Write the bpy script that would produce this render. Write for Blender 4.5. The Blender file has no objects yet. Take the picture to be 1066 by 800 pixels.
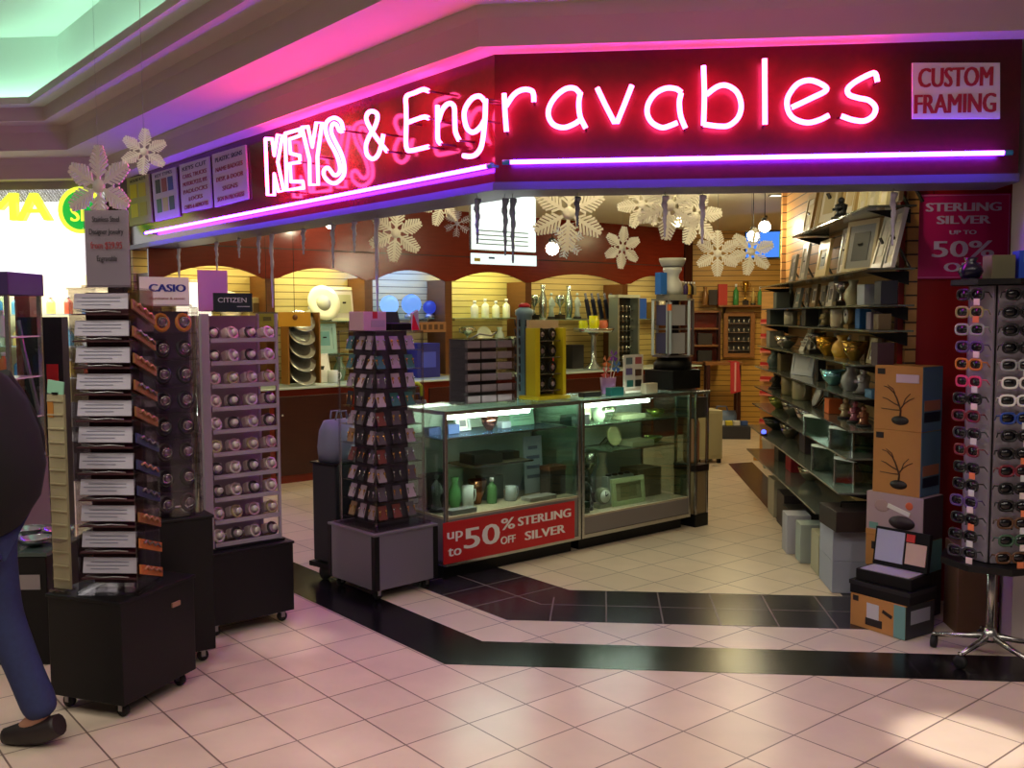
import bpy, math, random
from mathutils import Vector, Matrix
random.seed(7)
PI = math.pi
S = bpy.context.scene
COL = S.collection

# ------------------------------------------------------------------ camera
H = 1.65
YAW, PITCH, ROLL, FPX = math.radians(5.42), math.radians(4.08), math.radians(-0.218), 1004.2
_cy, _sy, _cp, _sp = math.cos(YAW), math.sin(YAW), math.cos(PITCH), math.sin(PITCH)
FW = Vector((-_sy * _cp, _cy * _cp, -_sp))
_rt = Vector((_cy, _sy, 0))
_up = _rt.cross(FW)
RT = _rt * math.cos(ROLL) + _up * math.sin(ROLL)
UP = -_rt * math.sin(ROLL) + _up * math.cos(ROLL)
EYE = Vector((0, 0, H))
cam_d = bpy.data.cameras.new('camera')
cam_d.sensor_width = 36
cam_d.lens = FPX / 1066 * 36
cam_d.clip_start = 0.05
cam = bpy.data.objects.new('camera', cam_d)
COL.objects.link(cam)
m3 = Matrix((RT, UP, -FW)).transposed()
cam.matrix_world = Matrix.Translation(EYE) @ m3.to_4x4()
S.camera = cam

# ------------------------------------------------------------------ view, world, lights
S.view_settings.view_transform = 'Standard'
S.view_settings.look = 'None'
S.view_settings.gamma = 1
S.view_settings.use_curve_mapping = False
S.view_settings.exposure = 0.0
S.cycles.max_bounces = 7
S.cycles.transparent_max_bounces = 24
S.cycles.sample_clamp_indirect = 4
w = bpy.data.worlds.new('mall_world')
S.world = w
w.use_nodes = True
bg = w.node_tree.nodes['Background']
bg.inputs[0].default_value = (0.9, 0.74, 0.72, 1)
bg.inputs[1].default_value = 0.08


def lin(c):
    return tuple(((x / 255) / 12.92 if x / 255 <= 0.04045 else ((x / 255 + 0.055) / 1.055) ** 2.4) for x in c)


def area(name, loc, size, energy, color, target=None, sy=None, spread=None):
    d = bpy.data.lights.new(name, 'AREA')
    d.energy = energy
    d.color = color
    d.shape = 'RECTANGLE'
    d.size = size
    d.size_y = sy or size
    if spread:
        d.spread = spread
    o = bpy.data.objects.new(name, d)
    COL.objects.link(o)
    o.location = loc
    t = Vector(target) if target else Vector(loc) - Vector((0, 0, 1))
    o.rotation_euler = (t - Vector(loc)).to_track_quat('-Z', 'Y').to_euler()
    return o


def spot(name, loc, target, energy, color, ang, blend=0.3, r=0.05):
    d = bpy.data.lights.new(name, 'SPOT')
    d.energy = energy
    d.color = color
    d.spot_size = math.radians(ang)
    d.spot_blend = blend
    d.shadow_soft_size = r
    o = bpy.data.objects.new(name, d)
    COL.objects.link(o)
    o.location = loc
    o.rotation_euler = (Vector(target) - Vector(loc)).to_track_quat('-Z', 'Y').to_euler()
    return o


# pixel of the photograph -> a point on a real plane of the place
def ray(x, y):
    return FW + RT * ((x - 533) / FPX) - UP * ((y - 400) / FPX)


def onz(x, y, z=0.0):
    d = ray(x, y)
    return EYE + d * ((z - H) / d.z)


def onp(x, y, n, c):
    d = ray(x, y)
    return EYE + d * ((c - n.dot(EYE)) / n.dot(d))


def onY(x, y, Y):
    return onp(x, y, Vector((0, 1, 0)), Y)


def onX(x, y, X):
    return onp(x, y, Vector((1, 0, 0)), X)


R2 = math.sqrt(0.5)
ML = Vector((R2, R2, 0))            # normal of the slanted facade, pointing into the shop
NB = Vector((R2, -R2, 0))           # normal of counters and back wall, pointing to the entrance
DB = Vector((R2, R2, 0))            # along counters and back wall
DL = Vector((-R2, R2, 0))           # along the slanted facade
YF = 4.95                           # front facade
VX = -0.553                         # bend of the facade
QL = R2 * (VX + YF)                 # slanted facade plane
CC = -4.80                          # show case front plane
CB = -7.40                          # back wall plane
XS = 1.69                           # slat wall plane

# ---- the light of the place, plus fill added for the snowflakes
for k, (x, y) in enumerate(((-3.2, .2), (-1.6, .2), (0, .2), (1.6, .2), (-3.2, 1.9), (-1.6, 1.9), (0, 1.9), (1.6, 1.9), (3.0, 1.2), (-4.6, 1.9), (-4.6, 4.0), (-3.4, 3.4))):
    spot('mall_downlight', (x, y, 3.95), (x, y, 0), 70, (1.0, .92, .78), 150, .8, .14)
p = onz(1005, 772)
spot('floor_spot', (p.x + .25, p.y - .2, 3.8), p, 700, (1, .92, .80), 9, .6)
p = onz(300, 668)
spot('floor_spot', (p.x - .1, p.y - .1, 3.4), p, 150, (1, .92, .8), 10, .9)
for (x, y, e) in ((0.35, 6.9, 6), (0.9, 9.8, 8), (-1.0, 8.6, 10), (-2.2, 8.6, 9), (1.8, 12.4, 32)):
    area('shop_ceiling_light', (x, y, 2.80), 0.5, e, (1.0, 0.82, 0.42))

for x in (-.1, .75, 1.35):  # added spots without visible fixtures, warming the entrance side of the snowflakes
    spot('flake_fill_spot', (x, YF + .42, 2.78), (x + .1, YF + 2.4, 1.0), 17, (1.0, .82, .45), 110, .6, .04)
spot('flake_fill_spot', (-1.3, YF + 1.35, 2.78), (-.6, 7.6, 1.2), 16, (1.0, .84, .5), 100, .6, .04)  # one more unseen fill spot, added behind the slanted band

# ------------------------------------------------------------------ materials
MATS = {}


def new_mat(name):
    m = bpy.data.materials.new(name)
    m.use_nodes = True
    return m, m.node_tree.nodes, m.node_tree.links, m.node_tree.nodes['Principled BSDF']


def mat(name, rgb=(128, 128, 128), rough=0.5, metal=0.0, emit=None, es=0.0, noise=0.0, nscale=20, spec=0.5, alpha=1.0, coat=0.0):
    if name in MATS:
        return MATS[name]
    m, N, L, b = new_mat(name)
    c = lin(rgb)
    b.inputs['Base Color'].default_value = (*c, 1)
    b.inputs['Roughness'].default_value = rough
    b.inputs['Metallic'].default_value = metal
    b.inputs['Specular IOR Level'].default_value = spec
    b.inputs['Coat Weight'].default_value = coat
    b.inputs['Alpha'].default_value = alpha
    if emit:
        b.inputs['Emission Color'].default_value = (*emit, 1)
        b.inputs['Emission Strength'].default_value = es
    if noise:
        tc = N.new('ShaderNodeTexCoord')
        nz = N.new('ShaderNodeTexNoise')
        nz.inputs['Scale'].default_value = nscale
        nz.inputs['Detail'].default_value = 3
        L.new(tc.outputs['Object'], nz.inputs['Vector'])
        mx = N.new('ShaderNodeMix')
        mx.data_type = 'RGBA'
        mx.inputs[6].default_value = (*[v * (1 - noise) for v in c], 1)
        mx.inputs[7].default_value = (*[min(1, v * (1 + noise)) for v in c], 1)
        L.new(nz.outputs[0], mx.inputs[0])
        L.new(mx.outputs[2], b.inputs['Base Color'])
    MATS[name] = m
    return m


def glass_mat(name, tint=(235, 245, 240), gloss=0.10, rough=0.02):
    if name in MATS:
        return MATS[name]
    m = bpy.data.materials.new(name)
    m.use_nodes = True
    N, L = m.node_tree.nodes, m.node_tree.links
    N.clear()
    o = N.new('ShaderNodeOutputMaterial')
    t = N.new('ShaderNodeBsdfTransparent')
    t.inputs[0].default_value = (*lin(tint), 1)
    g = N.new('ShaderNodeBsdfGlossy')
    g.inputs['Roughness'].default_value = rough
    fr = N.new('ShaderNodeLayerWeight')
    fr.inputs[0].default_value = 0.25
    mm = N.new('ShaderNodeMath')
    mm.operation = 'MULTIPLY_ADD'
    mm.inputs[1].default_value = 0.5
    mm.inputs[2].default_value = gloss * 0.4
    L.new(fr.outputs['Fresnel'], mm.inputs[0])
    mx = N.new('ShaderNodeMixShader')
    L.new(mm.outputs[0], mx.inputs[0])
    L.new(t.outputs[0], mx.inputs[1])
    L.new(g.outputs[0], mx.inputs[2])
    L.new(mx.outputs[0], o.inputs[0])
    MATS[name] = m
    return m


def grid_mat(name, rgb, grout, s, ox, oy, ang, rough, lw=0.012, noise=0.12, nscale=5, sx=None):
    """tiles of side s along directions turned by ang, a grout crossing at (ox, oy)"""
    m, N, L, b = new_mat(name)
    geo = N.new('ShaderNodeNewGeometry')
    mp = N.new('ShaderNodeMapping')
    mp.vector_type = 'TEXTURE'
    mp.inputs['Location'].default_value = (ox, oy, 0)
    mp.inputs['Rotation'].default_value = (0, 0, ang)
    mp.inputs['Scale'].default_value = (sx or s, s, 1)
    L.new(geo.outputs['Position'], mp.inputs['Vector'])
    sp = N.new('ShaderNodeSeparateXYZ')
    L.new(mp.outputs[0], sp.inputs[0])

    def line(sock):
        f = N.new('ShaderNodeMath'); f.operation = 'FRACT'
        L.new(sock, f.inputs[0])
        a = N.new('ShaderNodeMath'); a.operation = 'SUBTRACT'; a.inputs[1].default_value = 0.5
        L.new(f.outputs[0], a.inputs[0])
        c = N.new('ShaderNodeMath'); c.operation = 'ABSOLUTE'
        L.new(a.outputs[0], c.inputs[0])
        g = N.new('ShaderNodeMath'); g.operation = 'GREATER_THAN'; g.inputs[1].default_value = 0.5 - lw
        L.new(c.outputs[0], g.inputs[0])
        return g
    gx, gy = line(sp.outputs[0]), line(sp.outputs[1])
    mxx = N.new('ShaderNodeMath'); mxx.operation = 'MAXIMUM'
    L.new(gx.outputs[0], mxx.inputs[0]); L.new(gy.outputs[0], mxx.inputs[1])
    nz = N.new('ShaderNodeTexNoise'); nz.inputs['Scale'].default_value = nscale; nz.inputs['Detail'].default_value = 4
    L.new(geo.outputs['Position'], nz.inputs['Vector'])
    c = lin(rgb)
    m1 = N.new('ShaderNodeMix'); m1.data_type = 'RGBA'
    m1.inputs[6].default_value = (*[v * (1 - noise) for v in c], 1)
    m1.inputs[7].default_value = (*[min(1, v * (1 + noise)) for v in c], 1)
    L.new(nz.outputs[0], m1.inputs[0])
    fl = N.new('ShaderNodeVectorMath'); fl.operation = 'FLOOR'
    L.new(mp.outputs[0], fl.inputs[0])
    wn = N.new('ShaderNodeTexWhiteNoise')
    L.new(fl.outputs[0], wn.inputs[0])
    hs = N.new('ShaderNodeHueSaturation')
    mr = N.new('ShaderNodeMapRange'); mr.inputs[3].default_value = 0.93; mr.inputs[4].default_value = 1.05
    L.new(wn.outputs[0], mr.inputs[0]); L.new(mr.outputs[0], hs.inputs['Value'])
    L.new(m1.outputs[2], hs.inputs['Color'])
    m2 = N.new('ShaderNodeMix'); m2.data_type = 'RGBA'
    L.new(mxx.outputs[0], m2.inputs[0]); L.new(hs.outputs[0], m2.inputs[6])
    m2.inputs[7].default_value = (*lin(grout), 1)
    L.new(m2.outputs[2], b.inputs['Base Color'])
    b.inputs['Roughness'].default_value = rough
    bp = N.new('ShaderNodeBump'); bp.inputs['Strength'].default_value = 0.25; bp.inputs['Distance'].default_value = 0.002; bp.invert = True
    L.new(mxx.outputs[0], bp.inputs['Height']); L.new(bp.outputs[0], b.inputs['Normal'])
    MATS[name] = m
    return m


def slat_mat(name, rgb, groove, pitch=0.076, rough=0.45):
    m, N, L, b = new_mat(name)
    geo = N.new('ShaderNodeNewGeometry')
    sp = N.new('ShaderNodeSeparateXYZ'); L.new(geo.outputs['Position'], sp.inputs[0])
    a = N.new('ShaderNodeMath'); a.operation = 'DIVIDE'; a.inputs[1].default_value = pitch; L.new(sp.outputs[2], a.inputs[0])
    f = N.new('ShaderNodeMath'); f.operation = 'FRACT'; L.new(a.outputs[0], f.inputs[0])
    g = N.new('ShaderNodeMath'); g.operation = 'LESS_THAN'; g.inputs[1].default_value = 0.12; L.new(f.outputs[0], g.inputs[0])
    wv = N.new('ShaderNodeTexNoise'); wv.inputs['Scale'].default_value = 3
    mp = N.new('ShaderNodeMapping'); mp.inputs['Scale'].default_value = (1, 1, 14)
    L.new(geo.outputs['Position'], mp.inputs[0]); L.new(mp.outputs[0], wv.inputs['Vector'])
    c = lin(rgb)
    m1 = N.new('ShaderNodeMix'); m1.data_type = 'RGBA'
    m1.inputs[6].default_value = (*[v * .8 for v in c], 1); m1.inputs[7].default_value = (*[v * 1.15 for v in c], 1)
    L.new(wv.outputs[0], m1.inputs[0])
    m2 = N.new('ShaderNodeMix'); m2.data_type = 'RGBA'
    L.new(g.outputs[0], m2.inputs[0]); L.new(m1.outputs[2], m2.inputs[6]); m2.inputs[7].default_value = (*lin(groove), 1)
    L.new(m2.outputs[2], b.inputs['Base Color'])
    b.inputs['Roughness'].default_value = rough
    MATS[name] = m
    return m


def wood_mat(name, rgb, rough=0.25, scale=(2, 2, 18)):
    m, N, L, b = new_mat(name)
    geo = N.new('ShaderNodeNewGeometry')
    mp = N.new('ShaderNodeMapping'); mp.inputs['Scale'].default_value = scale
    L.new(geo.outputs['Position'], mp.inputs[0])
    nz = N.new('ShaderNodeTexNoise'); nz.inputs['Scale'].default_value = 2.5; nz.inputs['Detail'].default_value = 5
    L.new(mp.outputs[0], nz.inputs['Vector'])
    c = lin(rgb)
    m1 = N.new('ShaderNodeMix'); m1.data_type = 'RGBA'
    m1.inputs[6].default_value = (*[v * .7 for v in c], 1); m1.inputs[7].default_value = (*[v * 1.3 for v in c], 1)
    L.new(nz.outputs[0], m1.inputs[0]); L.new(m1.outputs[2], b.inputs['Base Color'])
    b.inputs['Roughness'].default_value = rough
    MATS[name] = m
    return m


def emis(name, rgb, s):
    if name in MATS:
        return MATS[name]
    m, N, L, b = new_mat(name)
    b.inputs['Base Color'].default_value = (0, 0, 0, 1)
    b.inputs['Emission Color'].default_value = (*rgb, 1)
    b.inputs['Emission Strength'].default_value = s
    MATS[name] = m
    return m


# ------------------------------------------------------------------ mesh builder
class MB:
    def __init__(self):
        self.v, self.f, self.mi, self.sm = [], [], [], []

    def add(self, vs, fs, mi=0, smooth=False):
        o = len(self.v)
        self.v += [tuple(x) for x in vs]
        for q in fs:
            self.f.append([o + i for i in q]); self.mi.append(mi); self.sm.append(smooth)
        return self

    def box(self, c, s, mi=0, rz=0.0, M=None):
        x, y, z = s[0] / 2, s[1] / 2, s[2] / 2
        vs = [Vector((a * x, b * y, d * z)) for d in (-1, 1) for a, b in ((-1, -1), (1, -1), (1, 1), (-1, 1))]
        if rz:
            R = Matrix.Rotation(rz, 3, 'Z'); vs = [R @ q for q in vs]
        if M is not None:
            vs = [M @ q for q in vs]
        vs = [q + Vector(c) for q in vs]
        return self.add(vs, [(3, 2, 1, 0), (4, 5, 6, 7), (0, 1, 5, 4), (1, 2, 6, 5), (2, 3, 7, 6), (3, 0, 4, 7)], mi)

    def prism(self, poly, z0, z1, mi=0):
        n = len(poly)
        a = sum(poly[i][0] * poly[(i + 1) % n][1] - poly[(i + 1) % n][0] * poly[i][1] for i in range(n))
        if a < 0:
            poly = poly[::-1]
        vs = [(x, y, z0) for x, y in poly] + [(x, y, z1) for x, y in poly]
        fs = [tuple(range(n - 1, -1, -1)), tuple(range(n, 2 * n))] + [(i, (i + 1) % n, n + (i + 1) % n, n + i) for i in range(n)]
        return self.add(vs, fs, mi)

    def slab(self, pts, d, mi=0):
        """a planar outline pts (3-D) thickened by the vector d"""
        n = len(pts); d = Vector(d)
        vs = [Vector(q) for q in pts] + [Vector(q) + d for q in pts]
        nn = Vector((0, 0, 0))
        for i in range(n):
            nn += Vector(pts[i]).cross(Vector(pts[(i + 1) % n]))
        fs = [tuple(range(n)), tuple(range(2 * n - 1, n - 1, -1))] + [((i + 1) % n, i, n + i, n + (i + 1) % n) for i in range(n)]
        if nn.dot(d) > 0:
            fs = [q[::-1] for q in fs]
        return self.add(vs, fs, mi)

    def tube(self, pts, r, seg=8, mi=0, closed=False):
        pts = [Vector(q) for q in pts]
        n = len(pts)
        rr = r if isinstance(r, (list, tuple)) else [r] * n
        vs, prev = [], None
        for i in range(n):
            if closed:
                t = pts[(i + 1) % n] - pts[i - 1]
            else:
                t = pts[min(i + 1, n - 1)] - pts[max(i - 1, 0)]
            t = t.normalized() if t.length > 1e-9 else Vector((0, 0, 1))
            if prev is None:
                a = Vector((0, 0, 1)) if abs(t.z) < .9 else Vector((1, 0, 0))
                u = t.cross(a).normalized()
            else:
                u = (prev - t * prev.dot(t))
                u = u.normalized() if u.length > 1e-6 else t.orthogonal().normalized()
            prev = u
            v = t.cross(u)
            for k in range(seg):
                an = 2 * PI * k / seg
                vs.append(pts[i] + (u * math.cos(an) + v * math.sin(an)) * rr[i])
        fs = []
        for i in range(n if closed else n - 1):
            j = (i + 1) % n
            for k in range(seg):
                l = (k + 1) % seg
                fs.append((i * seg + k, i * seg + l, j * seg + l, j * seg + k))
        o = len(self.v)
        self.add(vs, fs, mi, True)
        if not closed:
            self.f.append([o + k for k in range(seg - 1, -1, -1)]); self.mi.append(mi); self.sm.append(False)
            self.f.append([o + (n - 1) * seg + k for k in range(seg)]); self.mi.append(mi); self.sm.append(False)
        return self

    def lathe(self, prof, c=(0, 0, 0), seg=20, mi=0, M=None, sx=1, sy=1):
        vs, fs = [], []
        for r, z in prof:
            for k in range(seg):
                a = 2 * PI * k / seg
                q = Vector((r * math.cos(a) * sx, r * math.sin(a) * sy, z))
                if M is not None:
                    q = M @ q
                vs.append(q + Vector(c))
        n = len(prof)
        for i in range(n - 1):
            for k in range(seg):
                l = (k + 1) % seg
                fs.append((i * seg + k, i * seg + l, (i + 1) * seg + l, (i + 1) * seg + k))
        o = len(self.v)
        self.add(vs, fs, mi, True)
        self.f.append([o + k for k in range(seg - 1, -1, -1)]); self.mi.append(mi); self.sm.append(False)
        self.f.append([o + (n - 1) * seg + k for k in range(seg)]); self.mi.append(mi); self.sm.append(False)
        return self

    def ball(self, c, r, seg=14, rings=8, mi=0, s=(1, 1, 1), M=None):
        prof = [(max(1e-4, math.sin(PI * i / rings)) * r, -math.cos(PI * i / rings) * r) for i in range(rings + 1)]
        vs = []
        T = Matrix.Diagonal(Vector(s))
        if M is not None:
            T = M @ T
        return self.lathe(prof, c, seg, mi, T)

    def mesh(self, name, mats):
        me = bpy.data.meshes.new(name)
        me.from_pydata(self.v, [], self.f)
        for m in (mats if isinstance(mats, (list, tuple)) else [mats]):
            me.materials.append(m)
        me.polygons.foreach_set('material_index', self.mi)
        me.polygons.foreach_set('use_smooth', self.sm)
        me.update()
        return me


def tag(o, label=None, cat=None, group=None, kind=None):
    if label: o['label'] = label
    if cat: o['category'] = cat
    if group: o['group'] = group
    if kind: o['kind'] = kind
    return o


def obj(name, mb, mats, parent=None, bevel=0.0):
    me = mb.mesh(name, mats) if isinstance(mb, MB) else mb
    o = bpy.data.objects.new(name, me)
    COL.objects.link(o)
    if parent: o.parent = parent
    if bevel:
        b = o.modifiers.new('bevel', 'BEVEL'); b.width = bevel; b.segments = 2; b.limit_method = 'ANGLE'
    return o


def struct(name, mb, mats, parent=None):
    o = obj(name, mb, mats, parent)
    if parent is None:
        o['kind'] = 'structure'
    return o


def thing(name, label, cat, loc=(0, 0, 0), rz=0.0, group=None):
    o = bpy.data.objects.new(name, None)
    o.empty_display_size = 0.05
    COL.objects.link(o)
    o.location = loc
    o.rotation_euler = (0, 0, rz)
    return tag(o, label, cat, group)


def solo(name, mb, mats, label, cat, loc=(0, 0, 0), rz=0.0, group=None, bevel=0.0):
    o = obj(name, mb, mats, None, bevel)
    o.location = loc
    o.rotation_euler = (0, 0, rz)
    return tag(o, label, cat, group)


def clone(root, loc=None, rz=None, label=None, group=None):
    def cp(o, parent):
        c = o.copy()
        COL.objects.link(c)
        c.parent = parent
        for ch in list(o.children):
            cp(ch, c)
        return c
    r = cp(root, None)
    if loc is not None: r.location = loc
    if rz is not None: r.rotation_euler = (0, 0, rz)
    if label: r['label'] = label
    if group: r['group'] = group
    return r


def lettering(text, origin, xdir, height, m, parent=None, name='lettering', bold=0.0, sx=1.0, width=None, align='CENTER', depth=0.001, up=Vector((0, 0, 1)), shear=0.0, off=0.002):
    """raised lettering, flat on a face whose reading direction is xdir, as a mesh"""
    cu = bpy.data.curves.new(name, 'FONT')
    cu.body = text
    cu.size = height * 1.37
    cu.extrude = depth
    cu.shear = shear
    cu.align_x = align
    cu.align_y = 'CENTER'
    cu.resolution_u = 3
    t = bpy.data.objects.new(name, cu)
    COL.objects.link(t)
    bpy.context.view_layer.update()
    me = bpy.data.meshes.new_from_object(t)
    wd = t.dimensions.x
    bpy.data.objects.remove(t)
    if width and wd > 0:
        sx = width / wd
    xd = Vector(xdir).normalized()
    nd = xd.cross(up).normalized()
    M = Matrix((xd * sx, up, nd)).transposed().to_4x4()
    M.translation = Vector(origin) + nd * off
    me.transform(M)
    if bold:
        import bmesh
        bm = bmesh.new()
        for k in (-1, 0, 1):
            m2 = me.copy()
            m2.transform(Matrix.Translation(xd * bold * k + nd * .0002 * k))
            bm.from_mesh(m2)
            bpy.data.meshes.remove(m2)
        bm.to_mesh(me)
        bm.free()
    me.materials.clear()
    me.materials.append(m)
    me.name = name
    o = bpy.data.objects.new(name, me)
    COL.objects.link(o)
    if parent: o.parent = parent
    return o


ORD = 'topmost second third fourth fifth sixth seventh eighth ninth tenth eleventh twelfth thirteenth fourteenth fifteenth sixteenth'.split()


def smooth(pts, n=5):
    """Catmull-Rom through the given points"""
    P = [Vector(p) for p in pts]
    if len(P) < 3:
        return P
    out = []
    for i in range(len(P) - 1):
        p0 = P[i - 1] if i else P[0] * 2 - P[1]
        p1, p2 = P[i], P[i + 1]
        p3 = P[i + 2] if i + 2 < len(P) else P[-1] * 2 - P[-2]
        for k in range(n):
            t = k / n
            out.append(0.5 * ((2 * p1) + (p2 - p0) * t + (2 * p0 - 5 * p1 + 4 * p2 - p3) * t * t + (3 * p1 - p0 - 3 * p2 + p3) * t ** 3))
    out.append(P[-1])
    return out

# ------------------------------------------------------------------ the setting
TS = 0.3035
OX, OY = -0.753, 3.981
tile = grid_mat('floor_tile', (206, 188, 168), (116, 98, 90), TS, OX, OY, PI / 4, 0.28)
blk = lambda n, a, ox, oy, s, sx: grid_mat(n, (15, 13, 16), (44, 38, 42), s, ox, oy, a, 0.22, lw=0.008, noise=.3, sx=sx)
marble = lambda n, a, ox, oy, s, sx: grid_mat(n, (40, 35, 42), (112, 100, 102), s, ox, oy, a, 0.22, lw=0.014, noise=.75, nscale=16, sx=sx)
plaster = mat('mall_plaster', (196, 180, 172), .8, noise=.04, nscale=3)
mint_plaster = mat('coffer_plaster', (205, 215, 205), .8, noise=.03, nscale=2)
red_wood = wood_mat('red_wood', (112, 34, 22), .22)
dark_wood = wood_mat('dark_wood', (58, 22, 18), .3)
chrome = mat('aluminium', (190, 188, 186), .25, 1.0)
steel = mat('brushed_steel', (150, 148, 150), .35, 1.0)
black = mat('black_laminate', (12, 11, 13), .45, noise=.2, spec=.3)
black_rubber = mat('black_rubber', (12, 12, 12), .7)
white = mat('white_card', (228, 222, 220), .6)
glass = glass_mat('clear_glass')
acrylic = glass_mat('clear_acrylic', (240, 236, 238), .16, .05)

fl = MB(); fl.add([(-12, -3, 0), (6, -3, 0), (6, 15, 0), (-12, 15, 0)], [(0, 1, 2, 3)])
struct('floor', fl, tile)
# black border in front, bent at 45 degrees
E3 = 0.0012
XE = 3.2
b0, b1 = (-.744, 4.415), (-.606, 4.749)
far = 2.9
mb = MB().prism([b0, (XE, 4.415), (XE, 4.749), b1], -.01, E3)
struct('trim_1', mb, blk('black_tile_front', 0, -.675, 4.415, .334, .3035))
mb = MB().prism([b0, b1, (b1[0] - far * R2, b1[1] + far * R2), (b0[0] - far * R2, b0[1] + far * R2)], -.01, E3)
struct('trim_2', mb, blk('black_tile_slant', -PI / 4, b0[0], b0[1], .334, .3035))
m0, m1 = (-.517, 5.10), (-.20, 5.70)
mb = MB().prism([m0, (1.66, 5.10), (1.66, 5.70), m1], -.01, E3)
struct('trim_3', mb, marble('marble_front', 0, .02, 5.10, .30, .3035))
mb = MB().prism([m0, m1, (m1[0] - 1.6 * R2, m1[1] + 1.6 * R2), (m0[0] - 1.6 * R2, m0[1] + 1.6 * R2)], -.01, E3)
struct('trim_4', mb, marble('marble_slant', -PI / 4, m0[0], m0[1], .33, .3035))
mb = MB().prism([(1.40, 5.70), (1.66, 5.70), (1.66, 10.9), (1.38, 10.77), (1.38, 10.7), (1.40, 7.2)], -.01, E3)
struct('trim_5', mb, marble('marble_aisle', 0, 1.36, 5.70, .3035, .3035))

# mall bulkhead: stepped profile swept along the facade line
FY = 9.0
fx = VX - (FY - YF)
POLY = [Vector((4.5, YF, 0)), Vector((VX, YF, 0)), Vector((fx, FY, 0)), Vector((-11, FY, 0))]
PROF = [(0.0, 2.965), (0.15, 2.965), (0.15, 3.10), (0.165, 3.16), (0.56, 3.16), (0.56, 3.32), (0.575, 3.38), (0.77, 3.38), (0.77, 3.56), (0.90, 3.56), (0.90, 3.50)]


def offs(d):
    """the facade line moved d towards the mall"""
    a, b, c, e = POLY
    t = math.tan(PI / 8) * d
    return [Vector((a.x, a.y - d, 0)), Vector((b.x - t, b.y - d, 0)), Vector((c.x - t, c.y - d, 0)), Vector((e.x, e.y - d, 0))]


mb = MB()
rows = [[(q.x, q.y, z) for q in offs(d)] for d, z in PROF]
vs = [q for r in rows for q in r]
fs = [(i * 4 + k, i * 4 + k + 1, (i + 1) * 4 + k + 1, (i + 1) * 4 + k) for i in range(len(PROF) - 1) for k in range(3)]
mb.add(vs, fs)
mb2 = mb
struct('ceiling', mb2, plaster)
# coffer above the mall: side walls set back from the lip, and its lid
o1 = offs(0.62)
mb = MB()
mb.add([(q.x, q.y, 3.50) for q in o1] + [(q.x, q.y, 4.15) for q in o1], [(k + 1, k, 4 + k, 5 + k) for k in range(3)])
o9 = offs(.9)
mb.add([(q.x, q.y, 3.5) for q in o9] + [(q.x, q.y, 3.5) for q in o1], [(k, k + 1, 5 + k, 4 + k) for k in range(3)])
mb.add([(o1[0].x, o1[0].y, 4.15), (o1[1].x, o1[1].y, 4.15), (o1[2].x, o1[2].y, 4.15), (o1[3].x, o1[3].y, 4.15), (-11, -3, 4.15), (4.5, -3, 4.15)], [(0, 1, 2, 3, 4, 5)])
struct('trim_6', mb, mint_plaster)
# cove light of the coffer
def cove(a, b, e):
    a, b = Vector(a), Vector(b)
    o = area('cove_light', (a + b) / 2 + Vector((0, 0, 3.53)), (b - a).length, e, (.52, 1.0, .74), (a + b) / 2 + Vector((0, 0, 4.1)), sy=.1)
    d = (b - a)
    X = d.normalized()
    Z = Vector((0, 0, -1))
    Yv = Z.cross(X)
    o.rotation_euler = Matrix((X, Yv, Z)).transposed().to_euler()
cove(offs(.76)[1], offs(.76)[2], 40)
cove(offs(.76)[2], offs(.76)[3], 40)
q = onz(95, 45, 4.15)
spot('cove_spot', (q.x + .2, q.y - .1, 3.56), q, 60, (.6, 1, .8), 95, 1.0, .1)

# sign bands
sign_panel = mat('sign_laminate', (84, 7, 18), .12, spec=.5, noise=.25, nscale=30)
mb = MB().box(((VX + 2.0) / 2, YF + .06, 2.645), (2.0 - VX, .12, .64))
struct('wall_front', mb, mat('sign_laminate_front', (76, 8, 20), .32, spec=.35, noise=.25, nscale=30))
L = Vector((VX, YF, 0)); Lend = L + DL * 5.58
mb = MB()
mb.slab([L + Vector((0, 0, 2.325)), Lend + Vector((0, 0, 2.325)), Lend + Vector((0, 0, 2.965)), L + Vector((0, 0, 2.965))], ML * .12)
struct('wall_slant', mb, sign_panel)
# soffit behind the bands, up to the shop ceiling
soff = mat('soffit_board', (92, 84, 124), .45)
mb = MB()
mb.prism([(VX - .008, YF - .02), (2.0, YF - .02), (2.0, YF + .28), (VX + .12, YF + .28)], 2.285, 2.325)
struct('trim_7', mb, soff)
a, b = L, Lend
mb = MB().prism([(a.x - .008, a.y - .02), (b.x - .014, b.y - .014), (b.x + .2, b.y + .2), (a.x + .12, a.y + .28)], 2.285, 2.325)
struct('trim_8', mb, soff)
# inner faces of the bands
mb = MB().box(((VX + 2.0) / 2, YF + .27, 2.59), (2.0 - VX - .2, .02, .53))
struct('wall_inner', mb, mat('inner_white', (170, 160, 140), .7))

# shop ceiling
shop_ceil = mat('shop_ceiling', (214, 206, 176), .55, noise=.05, nscale=4)
mb = MB().prism([(VX + .1, YF + .28), (4.2, YF + .28), (4.2, 15.2), (.4, 15.2), (-4.55, 9.02)], 2.85, 2.90)
struct('ceiling_shop', mb, shop_ceil)
# right pillar, red wall
pil = mat('pillar_plaster', (190, 176, 176), .75)
mb = MB().box((2.04 + .6, YF + .08, 1.5), (1.2, .16, 3.0))
struct('wall_pillar', mb, pil)
red_wall = mat('red_wall', (140, 12, 16), .35)
mb = MB().box((2.06, 5.69, 1.42), (.80, .06, 2.85))
struct('wall_red', mb, red_wall)
struct('wall_side', MB().box((2.43, 5.41, 1.42), (.06, .60, 2.85)), dark_wood)
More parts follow.
